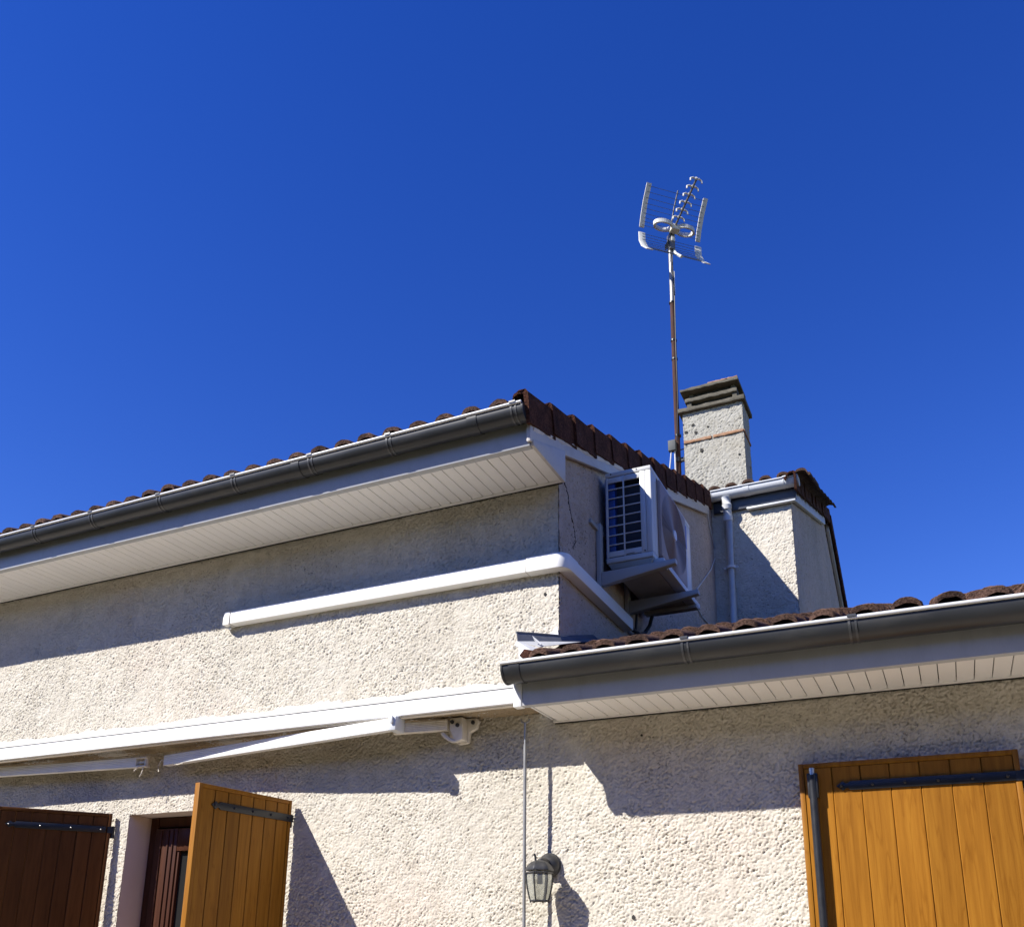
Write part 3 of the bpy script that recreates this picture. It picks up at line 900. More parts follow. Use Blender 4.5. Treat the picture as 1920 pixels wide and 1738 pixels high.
# ---- chimney
CX0, CX1, CY0, CY1, CZ = -2.178, -1.528, 4.60, 4.95, 7.29
chb = MB().box(CX0 + 0.012, CX1 - 0.012, CY0 + 0.012, CY1 - 0.012, 5.9, CZ)
ch = chb.build('chimney', 'stucco_chimney', house, label='grey roughcast chimney with stepped concrete top')
def allm(u, v):
    return u > -1
def chside(o_, eu, nr, U):
    w = rough_wall('face', o_, eu, (0, 0, 1), nr, U, CZ - 5.95, 0.008, allm, ch, 'stucco_chimney', amp=0.0028, lam=0.019)
chside((CX0, CY0, 5.95), (1, 0, 0), (0, -1, 0), CX1 - CX0)
chside((CX1, CY0, 5.95), (0, 1, 0), (1, 0, 0), CY1 - CY0)
chside((CX0, CY0, 5.95), (0, 1, 0), (-1, 0, 0), CY1 - CY0)
def rough_box(x0, x1, y0, y1, z0, z1, n=14, j=0.004):
    q = MB()
    rings = []
    for k_ in range(n + 1):
        x_ = x0 + (x1 - x0) * k_ / n
        jj = lambda: random.uniform(-j, j)
        rings.append([(x_ + (jj() if 0 < k_ < n else 0), y0 + jj(), z0 + jj()), (x_, y1 + jj(), z0 + jj()), (x_, y1 + jj(), z1 + jj()), (x_, y0 + jj(), z1 + jj())])
    return q.loft(rings)
rough_box(CX0 - 0.04, CX1 + 0.035, CY0 - 0.045, CY1 + 0.045, CZ + 0.003, CZ + 0.048).build('slab', 'concrete', ch, bevel=0.004)
for px in (CX0 + 0.05, CX1 - 0.10):
    for py in (CY0 + 0.02, CY1 - 0.07):
        MB().box(px, px + 0.05, py, py + 0.05, CZ + 0.045, CZ + 0.142).build('post', 'concrete', ch, bevel=0.004)
rough_box(CX0 + 0.03, CX1 - 0.045, CY0 + 0.0, CY1 - 0.02, CZ + 0.140, CZ + 0.182).build('slab', 'concrete', ch, bevel=0.004)
for px in (CX0 + 0.07, CX1 - 0.12):
    for py in (CY0 + 0.05, CY1 - 0.09):
        MB().box(px, px + 0.05, py, py + 0.04, CZ + 0.180, CZ + 0.257).build('post', 'concrete', ch, bevel=0.004)
MB().box(CX0 + 0.09, CX1 - 0.13, CY0 + 0.06, CY1 - 0.06, CZ + 0.047, CZ + 0.256).build('flue', 'shadow_gap', ch)
rough_box(CX0 - 0.01, CX1 - 0.02, CY0 - 0.04, CY1 + 0.04, CZ + 0.255, CZ + 0.288).build('cap', 'concrete', ch, bevel=0.004)
rough_box(CX0 + 0.3, CX1 - 0.025, CY0 - 0.036, CY1 + 0.03, CZ + 0.289, CZ + 0.303).build('cap_tile', 'terracotta', ch, bevel=0.003)
for a, e_ in ((CX0 + 0.005, CX0 + 0.305), (CX0 + 0.325, CX1 - 0.003)):
    rough_box(a, e_, CY0 - 0.014, CY0 + 0.03, 6.918, 6.950, n=8, j=0.003).build('brick_strip', 'terracotta', ch, bevel=0.003)
MB().box(CX1 - 0.03, CX1 + 0.012, CY0 + 0.0, CY1, 6.922, 6.946).build('brick_strip', 'terracotta', ch, bevel=0.003)
for (hx, hz, hr) in ((CX0 + 0.19, 6.80, 0.022), (CX0 + 0.11, 7.13, 0.02), (CX0 + 0.14, 7.03, 0.022), (CX0 + 0.03, 7.06, 0.02), (CX0 + 0.27, 7.07, 0.012), (CX1 - 0.06, 6.66, 0.012), (CX0 + 0.02, 6.92, 0.02)):
    pts = [(hx + hr * random.uniform(0.6, 1.2) * math.cos(t), hz + hr * random.uniform(0.6, 1.1) * math.sin(t)) for t in [2 * math.pi * q / 9 for q in range(9)]]
    MB().prism(pts, 'y', CY0 - 0.0075, CY0 + 0.01).build('pit', 'shadow_gap', ch)

# ---- hairline cracks and old fixing holes in the render coat
def crack(pts, nrm, w=0.0010):
    out = []
    for p, q in zip(pts[:-1], pts[1:]):
        p, q = Vector(p), Vector(q)
        for k_ in range(4):
            c = p.lerp(q, k_ / 4)
            out.append(c + Vector((random.uniform(-1, 1), random.uniform(-1, 1), random.uniform(-1, 1))) * 0.006)
    out.append(Vector(pts[-1]))
    nrm = Vector(nrm)
    rings = []
    for i, c in enumerate(out):
        d = (out[min(i + 1, len(out) - 1)] - out[max(i - 1, 0)]).normalized()
        sd_ = d.cross(nrm).normalized()
        ww = w * random.uniform(0.4, 1.1) * (0.3 if i in (0, len(out) - 1) else 1)
        c = c - nrm * c.dot(nrm) + nrm * pts[0].dot(nrm) if isinstance(pts[0], Vector) else c
        rings.append([c + sd_ * ww + nrm * 0.0035, c - sd_ * ww + nrm * 0.0035, c - sd_ * ww - nrm * 0.006, c + sd_ * ww - nrm * 0.006])
    MB().loft(rings).build('crack', 'shadow_gap', house)
V3 = lambda L: [Vector(q) for q in L]
crack(V3([(-1.767, 0.048, 4.251), (-1.767, 0.079, 4.142), (-1.767, 0.127, 4.098), (-1.767, 0.158, 4.012), (-1.767, 0.214, 3.936), (-1.767, 0.237, 3.856), (-1.767, 0.202, 3.782)]), (1, 0, 0))
crack(V3([(-1.767, 0.202, 3.782), (-1.767, 0.271, 3.877)]), (1, 0, 0))
for (hx, hz, hr) in ((-1.396, 1.747, 0.010), (-1.851, 3.449, 0.008), (-1.33, 2.62, 0.006)):
    pts = [(hx + hr * random.uniform(0.7, 1.1) * math.cos(q), hz + hr * random.uniform(0.8, 1.3) * math.sin(q)) for q in [2 * math.pi * k_ / 10 for k_ in range(10)]]
    MB().prism(pts, 'y', -0.0055, 0.01).build('fixing_hole', 'shadow_gap', house)

# ------------------------------------------------------------------ shutters
def shutter(hx, hy, dx, dy, z0, z1, width, face, mat, nplank, label, strap_z, strap_u0, strap_len, screws, bright=False, thick=0.034, strap_w=0.040):
    """leaf from hinge (hx,hy) along unit (dx,dy); face=+1/-1 picks the side that carries the straps"""
    du = Vector((dx, dy, 0)).normalized()
    nn = Vector((-du.y, du.x, 0)) * face
    up = Vector((0, 0, 1))
    o = Vector((hx, hy, 0))
    f = MB()
    rail = 0.022
    f.obox(o, du, nn, up, 0, rail, -thick / 2, thick / 2, z0, z1)
    f.obox(o, du, nn, up, width - rail, width, -thick / 2, thick / 2, z0, z1)
    f.obox(o, du, nn, up, rail, width - rail, -thick / 2, thick / 2 - 0.001, z1 - rail, z1 - 0.0005)
    f.obox(o, du, nn, up, rail, width - rail, -thick / 2, thick / 2 - 0.001, z0, z0 + rail)
    f.obox(o, du, nn, up, rail, width - rail, -0.004, 0.004, z0 + rail, z1 - rail)
    sh = f.build('shutter', mat, house, bevel=0.002, label=label)
    pw = (width - 2 * rail) / nplank
    for k_ in range(nplank):
        u0 = rail + k_ * pw
        p = MB().obox(o, du, nn, up, u0 + 0.0012, u0 + pw - 0.0012, -thick / 2 + 0.003, thick / 2 - 0.004, z0 + rail, z1 - rail)
        off = Vector(o + du * (u0 + pw / 2) + up * z0)
        me = p.mesh('plank', M[mat], bevel=0.0028, smooth=True, off=off, seg=1)
        place(me, 'plank', sh, off)
    # strap hinge with a pointed, notched tip
    h2 = strap_w / 2
    u1 = strap_u0 + strap_len
    outl = [(strap_u0, -h2), (u1 - 0.06, -h2), (u1 - 0.05, -h2 * 0.55), (u1 - 0.04, -h2 * 0.55), (u1 - 0.028, -h2 * 1.05), (u1, 0), (u1 - 0.028, h2 * 1.05), (u1 - 0.04, h2 * 0.55), (u1 - 0.05, h2 * 0.55), (u1 - 0.06, h2), (strap_u0, h2)]
    st = MB()
    st.loft([[o + du * a + up * (strap_z + c) + nn * (thick / 2 - 0.003) for a, c in outl], [o + du * a + up * (strap_z + c) + nn * (thick / 2 + 0.005) for a, c in outl]])
    st.build('strap_hinge', 'iron', sh, bevel=0.0015)
    for k_ in range(screws):
        u = strap_u0 + 0.03 + (strap_len - 0.05) * k_ / (screws - 1)
        c = o + du * u + up * strap_z + nn * (thick / 2 + 0.004)
        r0 = 0.008 if not bright else 0.0055
        rings = []
        for (d, rr) in ((0, r0), (0.004, r0 * 0.95), (0.0075, r0 * 0.6), (0.009, 0.001)):
            rings.append([c + nn * d + (du * math.cos(t) + up * math.sin(t)) * rr for t in [2 * math.pi * q / 10 for q in range(10)]])
        MB().loft(rings).build('bolt', 'screw' if bright else 'iron', sh, smooth=True)
    # knuckle and wall pintle
    kn = MB().tube([o - du * 0.012 + up * (strap_z - 0.05), o - du * 0.012 + up * (strap_z + 0.025)], 0.012, 10)
    kn.obox(o, du, nn, up, -0.014, 0.02, -0.004, thick / 2 + 0.004, strap_z - 0.02, strap_z + 0.02)
    kn.build('hinge_knuckle', 'iron', sh, smooth=True)
    return sh, o, du, nn, up
shutter(-3.443, -0.036, -0.052, -0.70, 0.05, 2.408, 0.69, 1, 'wood', 7, 'golden oak shutter standing open at right angles to the wall', 2.305, 0.0, 0.60, 5)
shutter(-4.868, -0.030, -0.395, -0.510, 0.05, 2.405, 0.655, -1 if False else 1, 'wood_shaded', 7, 'golden oak shutter swung open at the left edge, shade painted in', 2.300, 0.03, 0.57, 4, bright=True)
sh3, o3, d3, n3, u3 = shutter(0.287, -0.036, -1, 0, 0.05, 2.410, 0.876, 1, 'wood', 7, 'sunlit golden oak shutter folded flat against the wall', 2.300, 0.02, 0.70, 6)
# espagnolette rod on the flat shutter
MB().tube([(-0.528, -0.080, 0.1), (-0.528, -0.080, 2.352)], 0.018, 14).build('bolt_rod', 'iron', sh3, smooth=True)
MB().tube([(-0.528, -0.080, 2.352), (-0.528, -0.080, 2.383)], 0.012, 12).build('rod_cap', 'screw', sh3, smooth=True)
MB().box(-0.550, -0.505, -0.090, -0.055, 2.25, 2.36).build('rod_guide', 'iron', sh3, bevel=0.004)
MB().box(0.302, 0.327, -0.06, 0.0, 2.27, 2.33).build('wall_pintle', 'iron', sh3, bevel=0.004)

# ------------------------------------------------------------------ awning
aw = thing('awning', 'white folded awning rail with two bare folding arms above the window', 'awning', (-4.0, 0.0, 2.6))
ab = MB().prism([(-0.2405, 2.781), (-0.250, 2.781), (-0.253, 2.785), (-0.253, 2.858), (-0.250, 2.862), (-0.2405, 2.862)], 'x', -6.95, -1.85)
ab.build('rail', 'alu', aw, bevel=0.001)
MB().box(-6.95, -1.851, -0.2525, -0.2405, 2.8622, 2.8665).build('rail_joint', 'ac_dark', aw)
MB().box(-6.95, -1.855, -0.2395, -0.205, 2.774, 2.784).build('rail_lip', 'casting', aw, bevel=0.002)
def arm(x0, z0, y0, x1, z1, y1, h, d, mat, name='arm'):
    p0 = Vector((x0, y0, z0)); p1 = Vector((x1, y1, z1))
    ex = (p1 - p0); L = ex.length; ex.normalize()
    ey = Vector((0, 0, 1)).cross(ex).normalized()
    ez = ex.cross(ey)
    prof = [(-d / 2, -h / 2), (d / 2, -h / 2), (d / 2, h / 2), (-d / 2, h / 2)]
    # ribbed extrusion on the outer side
    sgn = -1 if ey.y > 0 else 1
    rib = [(sgn * d / 2, -h / 2 + h * t / 8.0) for t in range(9)]
    ring = [(sgn * (d / 2 + (0.0018 if t % 2 else 0.0)), -h / 2 + h * t / 12.0) for t in range(13)] + [(-sgn * d / 2, h / 2), (-sgn * d / 2, -h / 2)]
    return MB().loft([[p0 + ey * a + ez * c for a, c in ring], [p1 + ey * a + ez * c for a, c in ring]]).build(name, mat, aw)
arm(-2.61, 2.738, -0.252, -4.36, 2.697, -0.120, 0.064, 0.040, 'alu_arm', 'front_arm')
arm(-2.37, 2.742, -0.108, -2.66, 2.730, -0.185, 0.056, 0.036, 'casting', 'rear_arm')
el = MB().box(-2.635, -2.588, -0.285, -0.190, 2.700, 2.778)
el.box(-2.617, -2.600, -0.300, -0.285, 2.735, 2.778)
el.build('elbow', 'pipe', aw, bevel=0.006)
arm(-6.4, 2.745, -0.115, -4.60, 2.703, -0.120, 0.062, 0.036, 'alu_arm', 'front_arm')
e2 = MB().box(-4.602, -4.515, -0.140, -0.100, 2.671, 2.681)
e2.box(-4.602, -4.515, -0.140, -0.100, 2.725, 2.735)
e2.tube([(-4.528, -0.12, 2.667), (-4.528, -0.12, 2.739)], 0.014, 10)
e2.box(-4.600, -4.540, -0.128, -0.112, 2.695, 2.709)
e2.build('elbow', 'casting', aw, bevel=0.002)
# wall bracket casting
bk = MB().prism([(-2.40, 2.783), (-2.225, 2.783), (-2.210, 2.763), (-2.225, 2.723), (-2.265, 2.703), (-2.272, 2.648), (-2.33, 2.643), (-2.385, 2.688)], 'y', -0.060, -0.030)
bk.prism([(-2.352, 2.778), (-2.278, 2.778), (-2.272, 2.656), (-2.318, 2.650), (-2.355, 2.718)], 'y', -0.122, -0.061)
bk.build('bracket', 'casting', aw, bevel=0.006)
hb = MB().prism([(-2.425, 2.776), (-2.365, 2.776), (-2.365, 2.720), (-2.425, 2.714)], 'y', -0.128, -0.088)
hb.build('hinge_block', 'casting', aw, bevel=0.006)
cu = MB().tube([(-2.40 + 0.08 * t, -0.112, 2.700 - 0.048 * math.sin(math.pi * 0.5 * t)) for t in [k_ / 8 for k_ in range(13)]], 0.011, 8)
cu.build('hinge_lip', 'casting', aw, smooth=True)
for (bx_, bz_) in ((-2.335, 2.755), (-2.303, 2.735), (-2.243, 2.757)):
    yb = -0.123 if bx_ < -2.26 else -0.061
    MB().tube([(bx_, yb + 0.002, bz_), (bx_, yb - 0.006, bz_)], 0.011, 10).build('bolt', 'ac_dark', aw, smooth=True)
for pts in (((-4.36, -0.12, 2.697), (-4.40, -0.124, 2.703), (-4.415, -0.128, 2.667), (-4.407, -0.13, 2.631)),
            ((-4.28, -0.142, 2.667), (-4.23, -0.148, 2.660), (-4.19, -0.15, 2.667)),
            ((-4.57, -0.14, 2.673), (-4.60, -0.145, 2.646)),
            ((-4.54, -0.13, 2.669), (-4.542, -0.135, 2.631), (-4.558, -0.135, 2.606)),
            ((-4.585, -0.13, 2.733), (-4.595, -0.132, 2.761))):
    MB().tube(pts, 0.0032, 6).build('frayed_cord', 'cord', aw, smooth=True)

# ------------------------------------------------------------------ crank rod hanging by the wall
rod = thing('crank_rod', 'thin grey metal rod hanging from the corner of the low soffit', 'rod', (-1.915, -0.11, 1.0))
MB().tube([(-1.915, -0.108, 0.9), (-1.915, -0.108, 2.60)], 0.0085, 10).build('lower_tube', 'rod_grey', rod, smooth=True)
MB().tube([(-1.915, -0.108, 2.60), (-1.914, -0.109, 2.715)], 0.0065, 10).build('upper_rod', 'steel', rod, smooth=True)
MB().tube([(-1.94, -0.103, 2.735), (-1.937, -0.103, 2.722), (-1.917, -0.103, 2.712), (-1.897, -0.103, 2.722), (-1.894, -0.103, 2.735)], 0.005, 8).build('hook', 'steel', rod, smooth=True)

# ------------------------------------------------------------------ cable trunking
tr = thing('cable_trunking', 'white plastic cable trunking running along the wall and round the corner', 'trunking', (-2.8, 0.0, 3.5))
def trunk_prof(h0, h1, d, r=0.0045):
    # (depth, z): rounded outer edges
    p = [(0.0, h0), (d - r, h0)]
    for k_ in range(1, 3):
        a = -math.pi / 2 + math.pi / 2 * k_ / 2
        p.append((d - r + r * math.cos(a), h0 + r + r * math.sin(a)))
    for k_ in range(0, 3):
        a = math.pi / 2 * k_ / 2
        p.append((d - r + r * math.cos(a), h1 - r + r * math.sin(a)))
    p.append((0.0, h1))
    return p
TZ0, TZ1, TD = 3.569, 3.651, 0.062
pf = trunk_prof(TZ0, TZ1, TD)
MB().loft([[(x_, -0.002 - d, z) for d, z in pf] for x_ in (-4.02, -1.905)]).build('cover', 'trunking', tr, smooth=True)
pe = trunk_prof(TZ0 - 0.003, TZ1 + 0.003, TD + 0.003)
# rounded end cap
rings = []
for t in range(7):
    a = math.pi / 2 * t / 6
    sh_ = 1 - 0.35 * (1 - math.sin(a)) if t < 6 else 1.0
    x_ = -4.085 + 0.03 * math.sin(a)
    cz = (TZ0 + TZ1) / 2
    rings.append([(x_, -0.002 - d * (0.72 + 0.28 * math.sin(a)), cz + (z - cz) * (0.80 + 0.20 * math.sin(a))) for d, z in pe])
rings.append([(-4.018, -0.002 - d, z) for d, z in pe])
MB().loft(rings).build('end_cap', 'trunking', tr, smooth=True)
# corner elbow: sweeps from the front wall onto the side wall
rings = [[(-1.935, -0.002 - d, z) for d, z in pe], [(XW - 0.002, -0.002 - d, z) for d, z in pe]]
for t in range(1, 9):
    a = math.pi / 2 * t / 8
    rings.append([(XW + 0.002 + d * math.sin(a), -0.002 - d * math.cos(a), z) for d, z in pe])
rings.append([(XW + 0.002 + d, 0.11, z) for d, z in pe])
MB().loft(rings).build('elbow', 'trunking', tr, smooth=True)
MB().loft([[(XW + 0.003 + d, y_, z) for d, z in pf] for y_ in (0.09, 1.085)]).build('cover', 'trunking', tr, smooth=True)
for jx in (-4.0165, -1.9375):
    MB().loft([[(x_, -0.002 - d * 1.025, z) for d, z in pe] for x_ in (jx - 0.0012, jx + 0.0012)]).build('joint', 'ac_pan', tr)
MB().tube([(-4.06 + 0.035 * math.sin(t * 0.6), -0.004 - 0.035 * math.sin(t * math.pi / 6), 3.568 - 0.024 * math.sin(t * math.pi / 6)) for t in range(7)], 0.006, 8).build('drain_lip', 'trunking', tr, smooth=True)

# ------------------------------------------------------------------ AC bracket and unit
br = thing('wall_bracket', 'pale metal wall bracket carrying the air conditioner', 'bracket', (XW, 0.85, 3.65))
for yb in (0.60, 1.125):
    MB().box(XW + 0.005, XW + 0.035, yb - 0.022, yb + 0.022, 3.69, 4.105).build('upright', 'bracket', br, bevel=0.003)
    aq = MB().prism([(XW + 0.036, 3.695), (XW + 0.036, 3.782), (-1.275, 3.792), (-1.275, 3.762)], 'y', yb - 0.022, yb + 0.022)
    aq.build('arm', 'bracket', br, bevel=0.003)
MB().box(XW + 0.004, XW + 0.020, 0.46, 1.4, 4.062, 4.088).build('cross_rail', 'bracket', br, bevel=0.002)

ac = thing('air_conditioner', 'white outdoor air conditioner unit on the side wall above the low roof', 'air conditioner', (-1.56, 1.1, 3.80))
AX0, AX1, AY0, AY1, AZ0, AZ1 = -1.722, -1.425, 0.645, 1.575, 3.865, 4.470
shell = MB()
shell.box(AX0, AX1, AY0, AY1, AZ1 - 0.030, AZ1)                                  # lid
shell.box(AX0, AX1, AY1 - 0.015, AY1, AZ0, AZ1 - 0.0305)                         # far end
shell.box(AX0 + 0.26, AX1, AY0, AY0 + 0.055, AZ0 + 0.03, AZ1 - 0.0305)           # near front corner post
shell.box(AX1 - 0.02, AX1, AY0 + 0.0555, AY0 + 0.12, AZ0 + 0.03, AZ1 - 0.0305)
shell.box(AX1 - 0.02, AX1, 1.37, AY1 - 0.0155, AZ0 + 0.03, AZ1 - 0.0305)
shell.box(AX0, AX1, AY0, AY1 - 0.0155, AZ0 - 0.005, AZ0 + 0.0295)
shell.build('casing', 'ac_white', ac, bevel=0.006)
# side guard: openings in two columns
sg = MB()
gx0, gx1 = AX0 + 0.004, AX0 + 0.2595
xs = [gx0, gx0 + 0.014, gx0 + 0.110, gx0 + 0.119, gx1 - 0.034, gx1]
zt, zb = AZ1 - 0.0305, AZ0 + 0.0305
for a, e_ in ((0, 1), (2, 3), (4, 5)):
    sg.box(xs[a], xs[e_], AY0 + 0.002, AY0 + 0.012, zb, zt)
rows = 8
for k_ in range(rows + 1):
    z = zb + 0.022 + (zt - zb - 0.044) * k_ / rows
    hgt = 0.0035 if 0 < k_ < rows else 0.018
    for a, e_ in ((1, 2), (3, 4)):
        sg.box(xs[a], xs[e_], AY0 + 0.003, AY0 + 0.011, z - hgt, z + hgt)
sg.build('side_guard', 'ac_white', ac, bevel=0.0015)
MB().box(AX0 + 0.012, AX1 - 0.03, AY0 + 0.060, AY0 + 0.09, AZ0 + 0.03, AZ1 - 0.031).build('inner_wall', 'ac_dark', ac)
MB().box(AX0 + 0.012, AX0 + 0.060, AY0 + 0.014, AY0 + 0.058, AZ0 + 0.03, AZ1 - 0.031).build('coil', 'coil', ac, bevel=0.004)
cbk = MB().box(AX0 - 0.004, AX0 + 0.010, AY0 + 0.013, AY1 - 0.016, AZ0 + 0.03, AZ1 - 0.031)
cbk.build('coil_back', 'coil', ac)
# fan front
fg = MB().box(AX1 - 0.014, AX1 + 0.022, AY0 + 0.121, 1.369, AZ0 + 0.045, AZ1 - 0.045)
fg.build('fan_panel', 'ac_grille', ac, bevel=0.012)
fy, fz = (AY0 + 0.12 + 1.37) / 2, (AZ0 + AZ1) / 2
for k_ in range(22):
    rr = 0.048 + 0.0098 * k_
    MB().tube([(AX1 + 0.0235, fy + rr * math.cos(t) * 1.12, fz + rr * math.sin(t)) for t in [2 * math.pi * q / 40 for q in range(40)]], 0.0011, 5, closed=True).build('fan_ring', 'ac_grille', ac, smooth=True)
MB().tube([(AX1 + 0.0225, fy, fz), (AX1 + 0.030, fy, fz)], [0.036, 0.034], 24).build('badge', 'badge', ac, smooth=True)
MB().box(AX1 + 0.0005, AX1 + 0.0025, 1.44, 1.465, AZ1 - 0.23, AZ1 - 0.06).build('label_plate', 'label_blue', ac)
# base pan and feet
bp = MB().prism([(AX0 + 0.01, AZ0 - 0.006), (AX1 - 0.004, AZ0 - 0.006), (AX1 - 0.02, AZ0 - 0.045), (AX0 + 0.03, AZ0 - 0.045)], 'y', AY0 + 0.01, AY1 - 0.02)
bp.build('base_pan', 'ac_pan', ac, bevel=0.003)
for yb in (0.60 + 0.11, 1.45):
    MB().box(AX0 - 0.005, AX1 + 0.06, yb - 0.03, yb + 0.03, AZ0 - 0.072, AZ0 - 0.046).build('foot', 'ac_pan', ac, bevel=0.003)
MB().box(AX1 - 0.012, AX1 + 0.055, AY0 + 0.03, AY1 - 0.03, AZ0 - 0.0455, AZ0 - 0.010).build('front_rail', 'ac_white', ac, bevel=0.004)
MB().tube([(AX0 + 0.13, AY0 + 0.0015, AZ0 + 0.038), (AX0 + 0.18, AY0 + 0.0015, AZ0 + 0.039)], 0.0018, 6).build('maker_mark', 'ac_dark', ac)
for (sx, sz) in ((AX0 + 0.04, AZ1 - 0.012), (AX1 - 0.09, AZ1 - 0.012), (AX1 - 0.05, AZ0 + 0.04)):
    MB().tube([(sx, AY0 + 0.002, sz), (sx, AY0 - 0.002, sz)], 0.005, 8).build('screw', 'iron', ac, smooth=True)

# black hoses from the trunking up to the unit, and a loose white wire on the wall
hs = thing('refrigerant_hose', 'black hoses looping from the trunking end up to the air conditioner', 'hose', (-1.70, 1.2, 3.6))
MB().tube([(-1.73, 1.08, 3.612), (-1.725, 1.17, 3.600), (-1.72, 1.28, 3.607), (-1.715, 1.38, 3.65), (-1.70, 1.45, 3.72), (-1.68, 1.48, 3.83)], 0.013, 8).build('hose', 'cable_black', hs, smooth=True)
MB().tube([(-1.73, 1.2, 3.50), (-1.725, 1.21, 3.60), (-1.72, 1.22, 3.70), (-1.71, 1.23, 3.83)], 0.009, 8).build('drain_hose', 'cable_black', hs, smooth=True)
wr = thing('loose_wire', 'thin white wire hanging in a loop on the shaded side wall', 'wire', (-1.76, 3.4, 4.3))
MB().tube([(-1.757, 3.66, 5.60), (-1.757, 3.74, 5.48), (-1.757, 3.88, 5.36), (-1.757, 3.93, 5.24), (-1.757, 3.70, 5.02), (-1.757, 3.30, 4.74), (-1.757, 3.10, 4.60), (-1.757, 3.02, 4.44), (-1.757, 3.25, 4.40), (-1.757, 3.62, 4.42)], 0.006, 6).build('wire', 'cable_white', wr, smooth=True)

# ------------------------------------------------------------------ wall lantern
lp = thing('wall_lantern', 'black metal wall lantern with smoky glass panes', 'lantern', (-1.83, 0.0, 1.9))
LX, LY = -1.822, -0.135
MB().loft([[(-1.822 + r_ * math.cos(t), y_, 2.000 + r_ * math.sin(t)) for t in [2 * math.pi * q / 28 for q in range(28)]] for y_, r_ in ((-0.002, 0.060), (-0.012, 0.060), (-0.015, 0.056), (-0.022, 0.055), (-0.040, 0.044), (-0.055, 0.025))]).build('wall_plate', 'lamp_black', lp, smooth=True)
MB().tube([(-1.822, -0.045, 2.004), (-1.822, -0.085, 2.014), (-1.822, -0.12, 2.010), (LX, LY, 1.985)], [0.022, 0.018, 0.016, 0.014], 12).build('arm', 'lamp_black', lp, smooth=True)
rings = []
for (r_, z_) in ((0.070, 1.962), (0.071, 1.968), (0.060, 1.988), (0.042, 2.004), (0.020, 2.012), (0.006, 2.015)):
    rings.append([(LX + r_ * math.cos(t), LY + r_ * math.sin(t), z_) for t in [2 * math.pi * (q + 0.5) / 6 for q in range(6)]])
MB().loft(rings).build('roof', 'lamp_black', lp, bevel=0.001)
MB().tube([(LX - 0.02, LY - 0.0, 2.0), (LX - 0.021, LY - 0.002, 2.03), (LX - 0.026, LY - 0.004, 2.045)], 0.0055, 8).build('finial', 'lamp_black', lp, smooth=True)
def hexp(r_, z_, q):
    t = 2 * math.pi * (q + 0.5) / 6
    return Vector((LX + r_ * math.cos(t), LY + r_ * math.sin(t), z_))
lv = [(0.064, 1.950), (0.064, 1.925), (0.060, 1.890), (0.053, 1.855), (0.044, 1.822)]
for q in range(6):
    MB().tube([hexp(r_, z_, q) for r_, z_ in lv] + [hexp(0.043, 1.812, q)], 0.0042, 6).build('glazing_bar', 'lamp_black', lp, smooth=True)
    pa = MB()
    pa.loft([[hexp(r_ * 0.985, z_, q), hexp(r_ * 0.985, z_, q + 1)] for r_, z_ in lv], cap=False, closed=False)
    pa.loft([[hexp(r_ * 0.95, z_, q), hexp(r_ * 0.95, z_, q + 1)] for r_, z_ in lv], cap=False, closed=False)
    pa.build('pane', 'lamp_glass', lp)
for (r_, z_) in ((0.064, 1.952), (0.044, 1.821)):
    MB().tube([hexp(r_, z_, q) for q in range(6)], 0.0048, 6, closed=True).build('ring', 'lamp_black', lp)
MB().tube([(LX, LY, 1.955), (LX, LY, 1.90)], 0.013, 10).build('bulb_socket', 'badge', lp, smooth=True)

# ------------------------------------------------------------------ television antenna
an = thing('tv_antenna', 'rusty mast with a grey television antenna strapped to the chimney', 'antenna', (-2.29, 4.80, 6.2))
MX, MY = -2.285, 4.80
mp_ = [(-2.300, MY, 6.15), (-2.297, MY, 7.2), (-2.290, MY, 8.3), (-2.286, MY, 8.92)]
MB().tube(mp_, 0.030, 12).build('mast', 'rust', an, smooth=True)
MB().tube([(-2.286, MY, 8.90), (-2.282, MY, 9.78)], 0.027, 12).build('mast_top', 'galv_mast', an, smooth=True)
MB().tube([(-2.250, MY - 0.01, 9.02), (-2.247, MY - 0.01, 9.35)], 0.008, 6).build('cable', 'cable_white', an, smooth=True)
MB().tube([(-2.258, MY - 0.02, 9.62), (-2.252, MY - 0.022, 9.0), (-2.262, MY - 0.024, 8.3), (-2.268, MY - 0.024, 7.6), (-2.29, MY - 0.05, 7.08)], 0.0065, 6).build('coax_cable', 'cable_black', an, smooth=True)
for z_ in (8.92, 8.40, 8.15, 7.15):
    MB().tube([(-2.29, MY, z_), (-2.29, MY, z_ + 0.02)], 0.037, 12).build('collar', 'iron', an, smooth=True)
MB().box(-2.30, CX0 + 0.002, MY - 0.014, MY + 0.014, 6.83, 6.88).build('chimney_strap', 'iron', an, bevel=0.003)
MB().tube([(-2.30, MY, 6.98), (CX0 + 0.002, MY, 6.985)], 0.006, 6).build('strap_rod', 'iron', an)
MB().tube([(-2.30, MY, 6.83), (-2.30, MY, 6.88)], 0.040, 12).build('clamp', 'iron', an, smooth=True)
MB().box(-2.385, -2.300, MY - 0.095, MY - 0.035, 6.945, 7.075).build('junction_box', 'box_grey', an, bevel=0.006)
MB().tube([(-2.355, MY - 0.07, 6.95), (-2.37, MY - 0.07, 6.82), (-2.40, MY - 0.07, 6.60)], 0.007, 6).build('cable', 'cable_white', an, smooth=True)
MB().tube([(-2.318, MY - 0.06, 6.95), (-2.322, MY - 0.05, 6.75), (-2.325, MY - 0.04, 6.45)], 0.008, 6).build('cable', 'cable_white', an, smooth=True)
AA = Vector((0.68, -0.73, 0)).normalized()      # pointing direction
AT = Vector((0.73, 0.68, 0)).normalized()
UZ = Vector((0, 0, 1))
HP = Vector((-2.275, 4.80, 9.86))               # reflector hinge
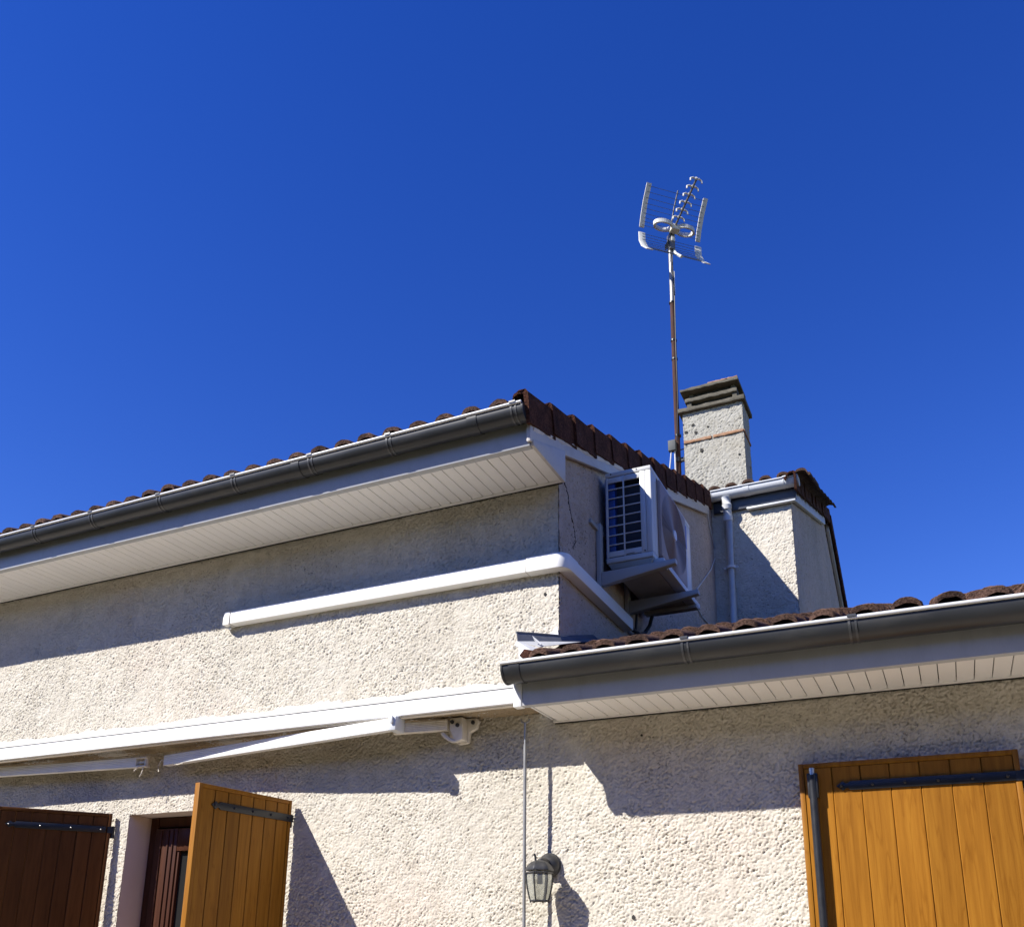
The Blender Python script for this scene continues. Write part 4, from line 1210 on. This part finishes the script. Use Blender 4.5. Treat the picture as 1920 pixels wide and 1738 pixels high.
def ap(a, t, z):
    return HP + AA * a + AT * t + UZ * z
HW = 0.375
def strip(t0, path, name='side_strip', w=0.062):
    L = [ap(a, t0 - w / 2, z) for a, z in path]
    Rr = [ap(a, t0 + w / 2, z) for a, z in path]
    q = MB()
    nrm = []
    rings = []
    for l_, r_ in zip(L, Rr):
        rings.append([l_, r_, r_ - AA * 0.014, l_ - AA * 0.014])
    return q.loft(rings).build(name, 'ant_plastic', an, bevel=0.002)
top_path = [(0.0, 0.045), (0.045, 0.17), (0.12, 0.32), (0.235, 0.475)]
bot_path = [(0.0, -0.03), (0.0, -0.15), (0.06, -0.28), (0.19, -0.43)]
for t0 in (-HW, HW):
    strip(t0, top_path)
    strip(t0, bot_path, w=0.085)
def interp(path, f):
    f *= len(path) - 1
    i = min(int(f), len(path) - 2)
    g_ = f - i
    return tuple(p * (1 - g_) + q * g_ for p, q in zip(path[i], path[i + 1]))
for path, n_ in ((top_path, 9), (bot_path, 9)):
    for k_ in range(n_):
        a, z = interp(path, (k_ + 0.5) / n_)
        MB().tube([ap(a, -HW, z), ap(a, HW, z)], 0.0028, 5).build('reflector_wire', 'ant_wire', an)
MB().tube([ap(a, 0, z) for a, z in top_path], 0.009, 6).build('spine', 'ant_dark', an, smooth=True)
MB().tube([ap(a, 0.03, z) for a, z in bot_path], 0.017, 8).build('spine', 'ant_plastic', an, smooth=True)
B0, B1 = Vector((0.03, 0, 0.02)), Vector((0.66, 0, 0.235))
MB().tube([ap(*B0), ap(*B1)], 0.014, 6).build('boom', 'ant_dark', an)
bd = (ap(*B1) - ap(*B0)).normalized()
for k_ in range(6):
    f = 0.30 + 0.70 * k_ / 5
    c = ap(*(B0 * (1 - f) + B1 * f))
    q = MB()
    for s_ in (-1, 1):
        q.tube([c + UZ * 0.005, c + AT * 0.038 * s_ + UZ * 0.022, c + AT * 0.070 * s_ + UZ * 0.004, c + AT * 0.074 * s_ - UZ * 0.030], [0.007, 0.011, 0.011, 0.008], 6)
    q.tube([c - bd * 0.012 + UZ * 0.02, c + bd * 0.012 + UZ * 0.02], 0.016, 6)
    q.build('director', 'ant_plastic', an, smooth=True)
dc = ap(0.10, 0, 0.05)
for s_ in (-1, 1):
    cc = dc + AT * 0.145 * s_
    rr = []
    N_ = 28
    for q in range(N_ + 1):
        t = 2 * math.pi * q / N_
        e = AT * math.cos(t) + AA * math.sin(t) * 0.62
        c0 = cc + e * 0.125
        c1 = cc + e * 0.098
        rr.append([c0 + UZ * 0.026, c1 + UZ * 0.026, c1 - UZ * 0.026, c0 - UZ * 0.026])
    MB().loft(rr, cap=False).build('dipole_loop', 'ant_plastic', an, smooth=False)
MB().obox(dc, AT, AA, UZ, -0.05, 0.06, -0.045, 0.045, -0.05, 0.025).build('dipole_box', 'ant_plastic', an, bevel=0.008)
kb = MB().obox(HP, AT, AA, UZ, -0.035, 0.035, -0.03, 0.05, -0.20, 0.02)
kb.build('head_clamp', 'ant_dark', an, bevel=0.006)
MB().obox(HP, AT, AA, UZ, -0.02, 0.03, 0.05, 0.062, -0.10, -0.03).build('clamp_plate', 'ant_plastic', an, bevel=0.003)
for k_ in range(3):
    MB().tube([ap(-0.05, -0.05, -0.10 - 0.03 * k_), ap(0.06, -0.05, -0.10 - 0.03 * k_)], 0.008, 6).build('clamp_bolt', 'iron', an, smooth=True)
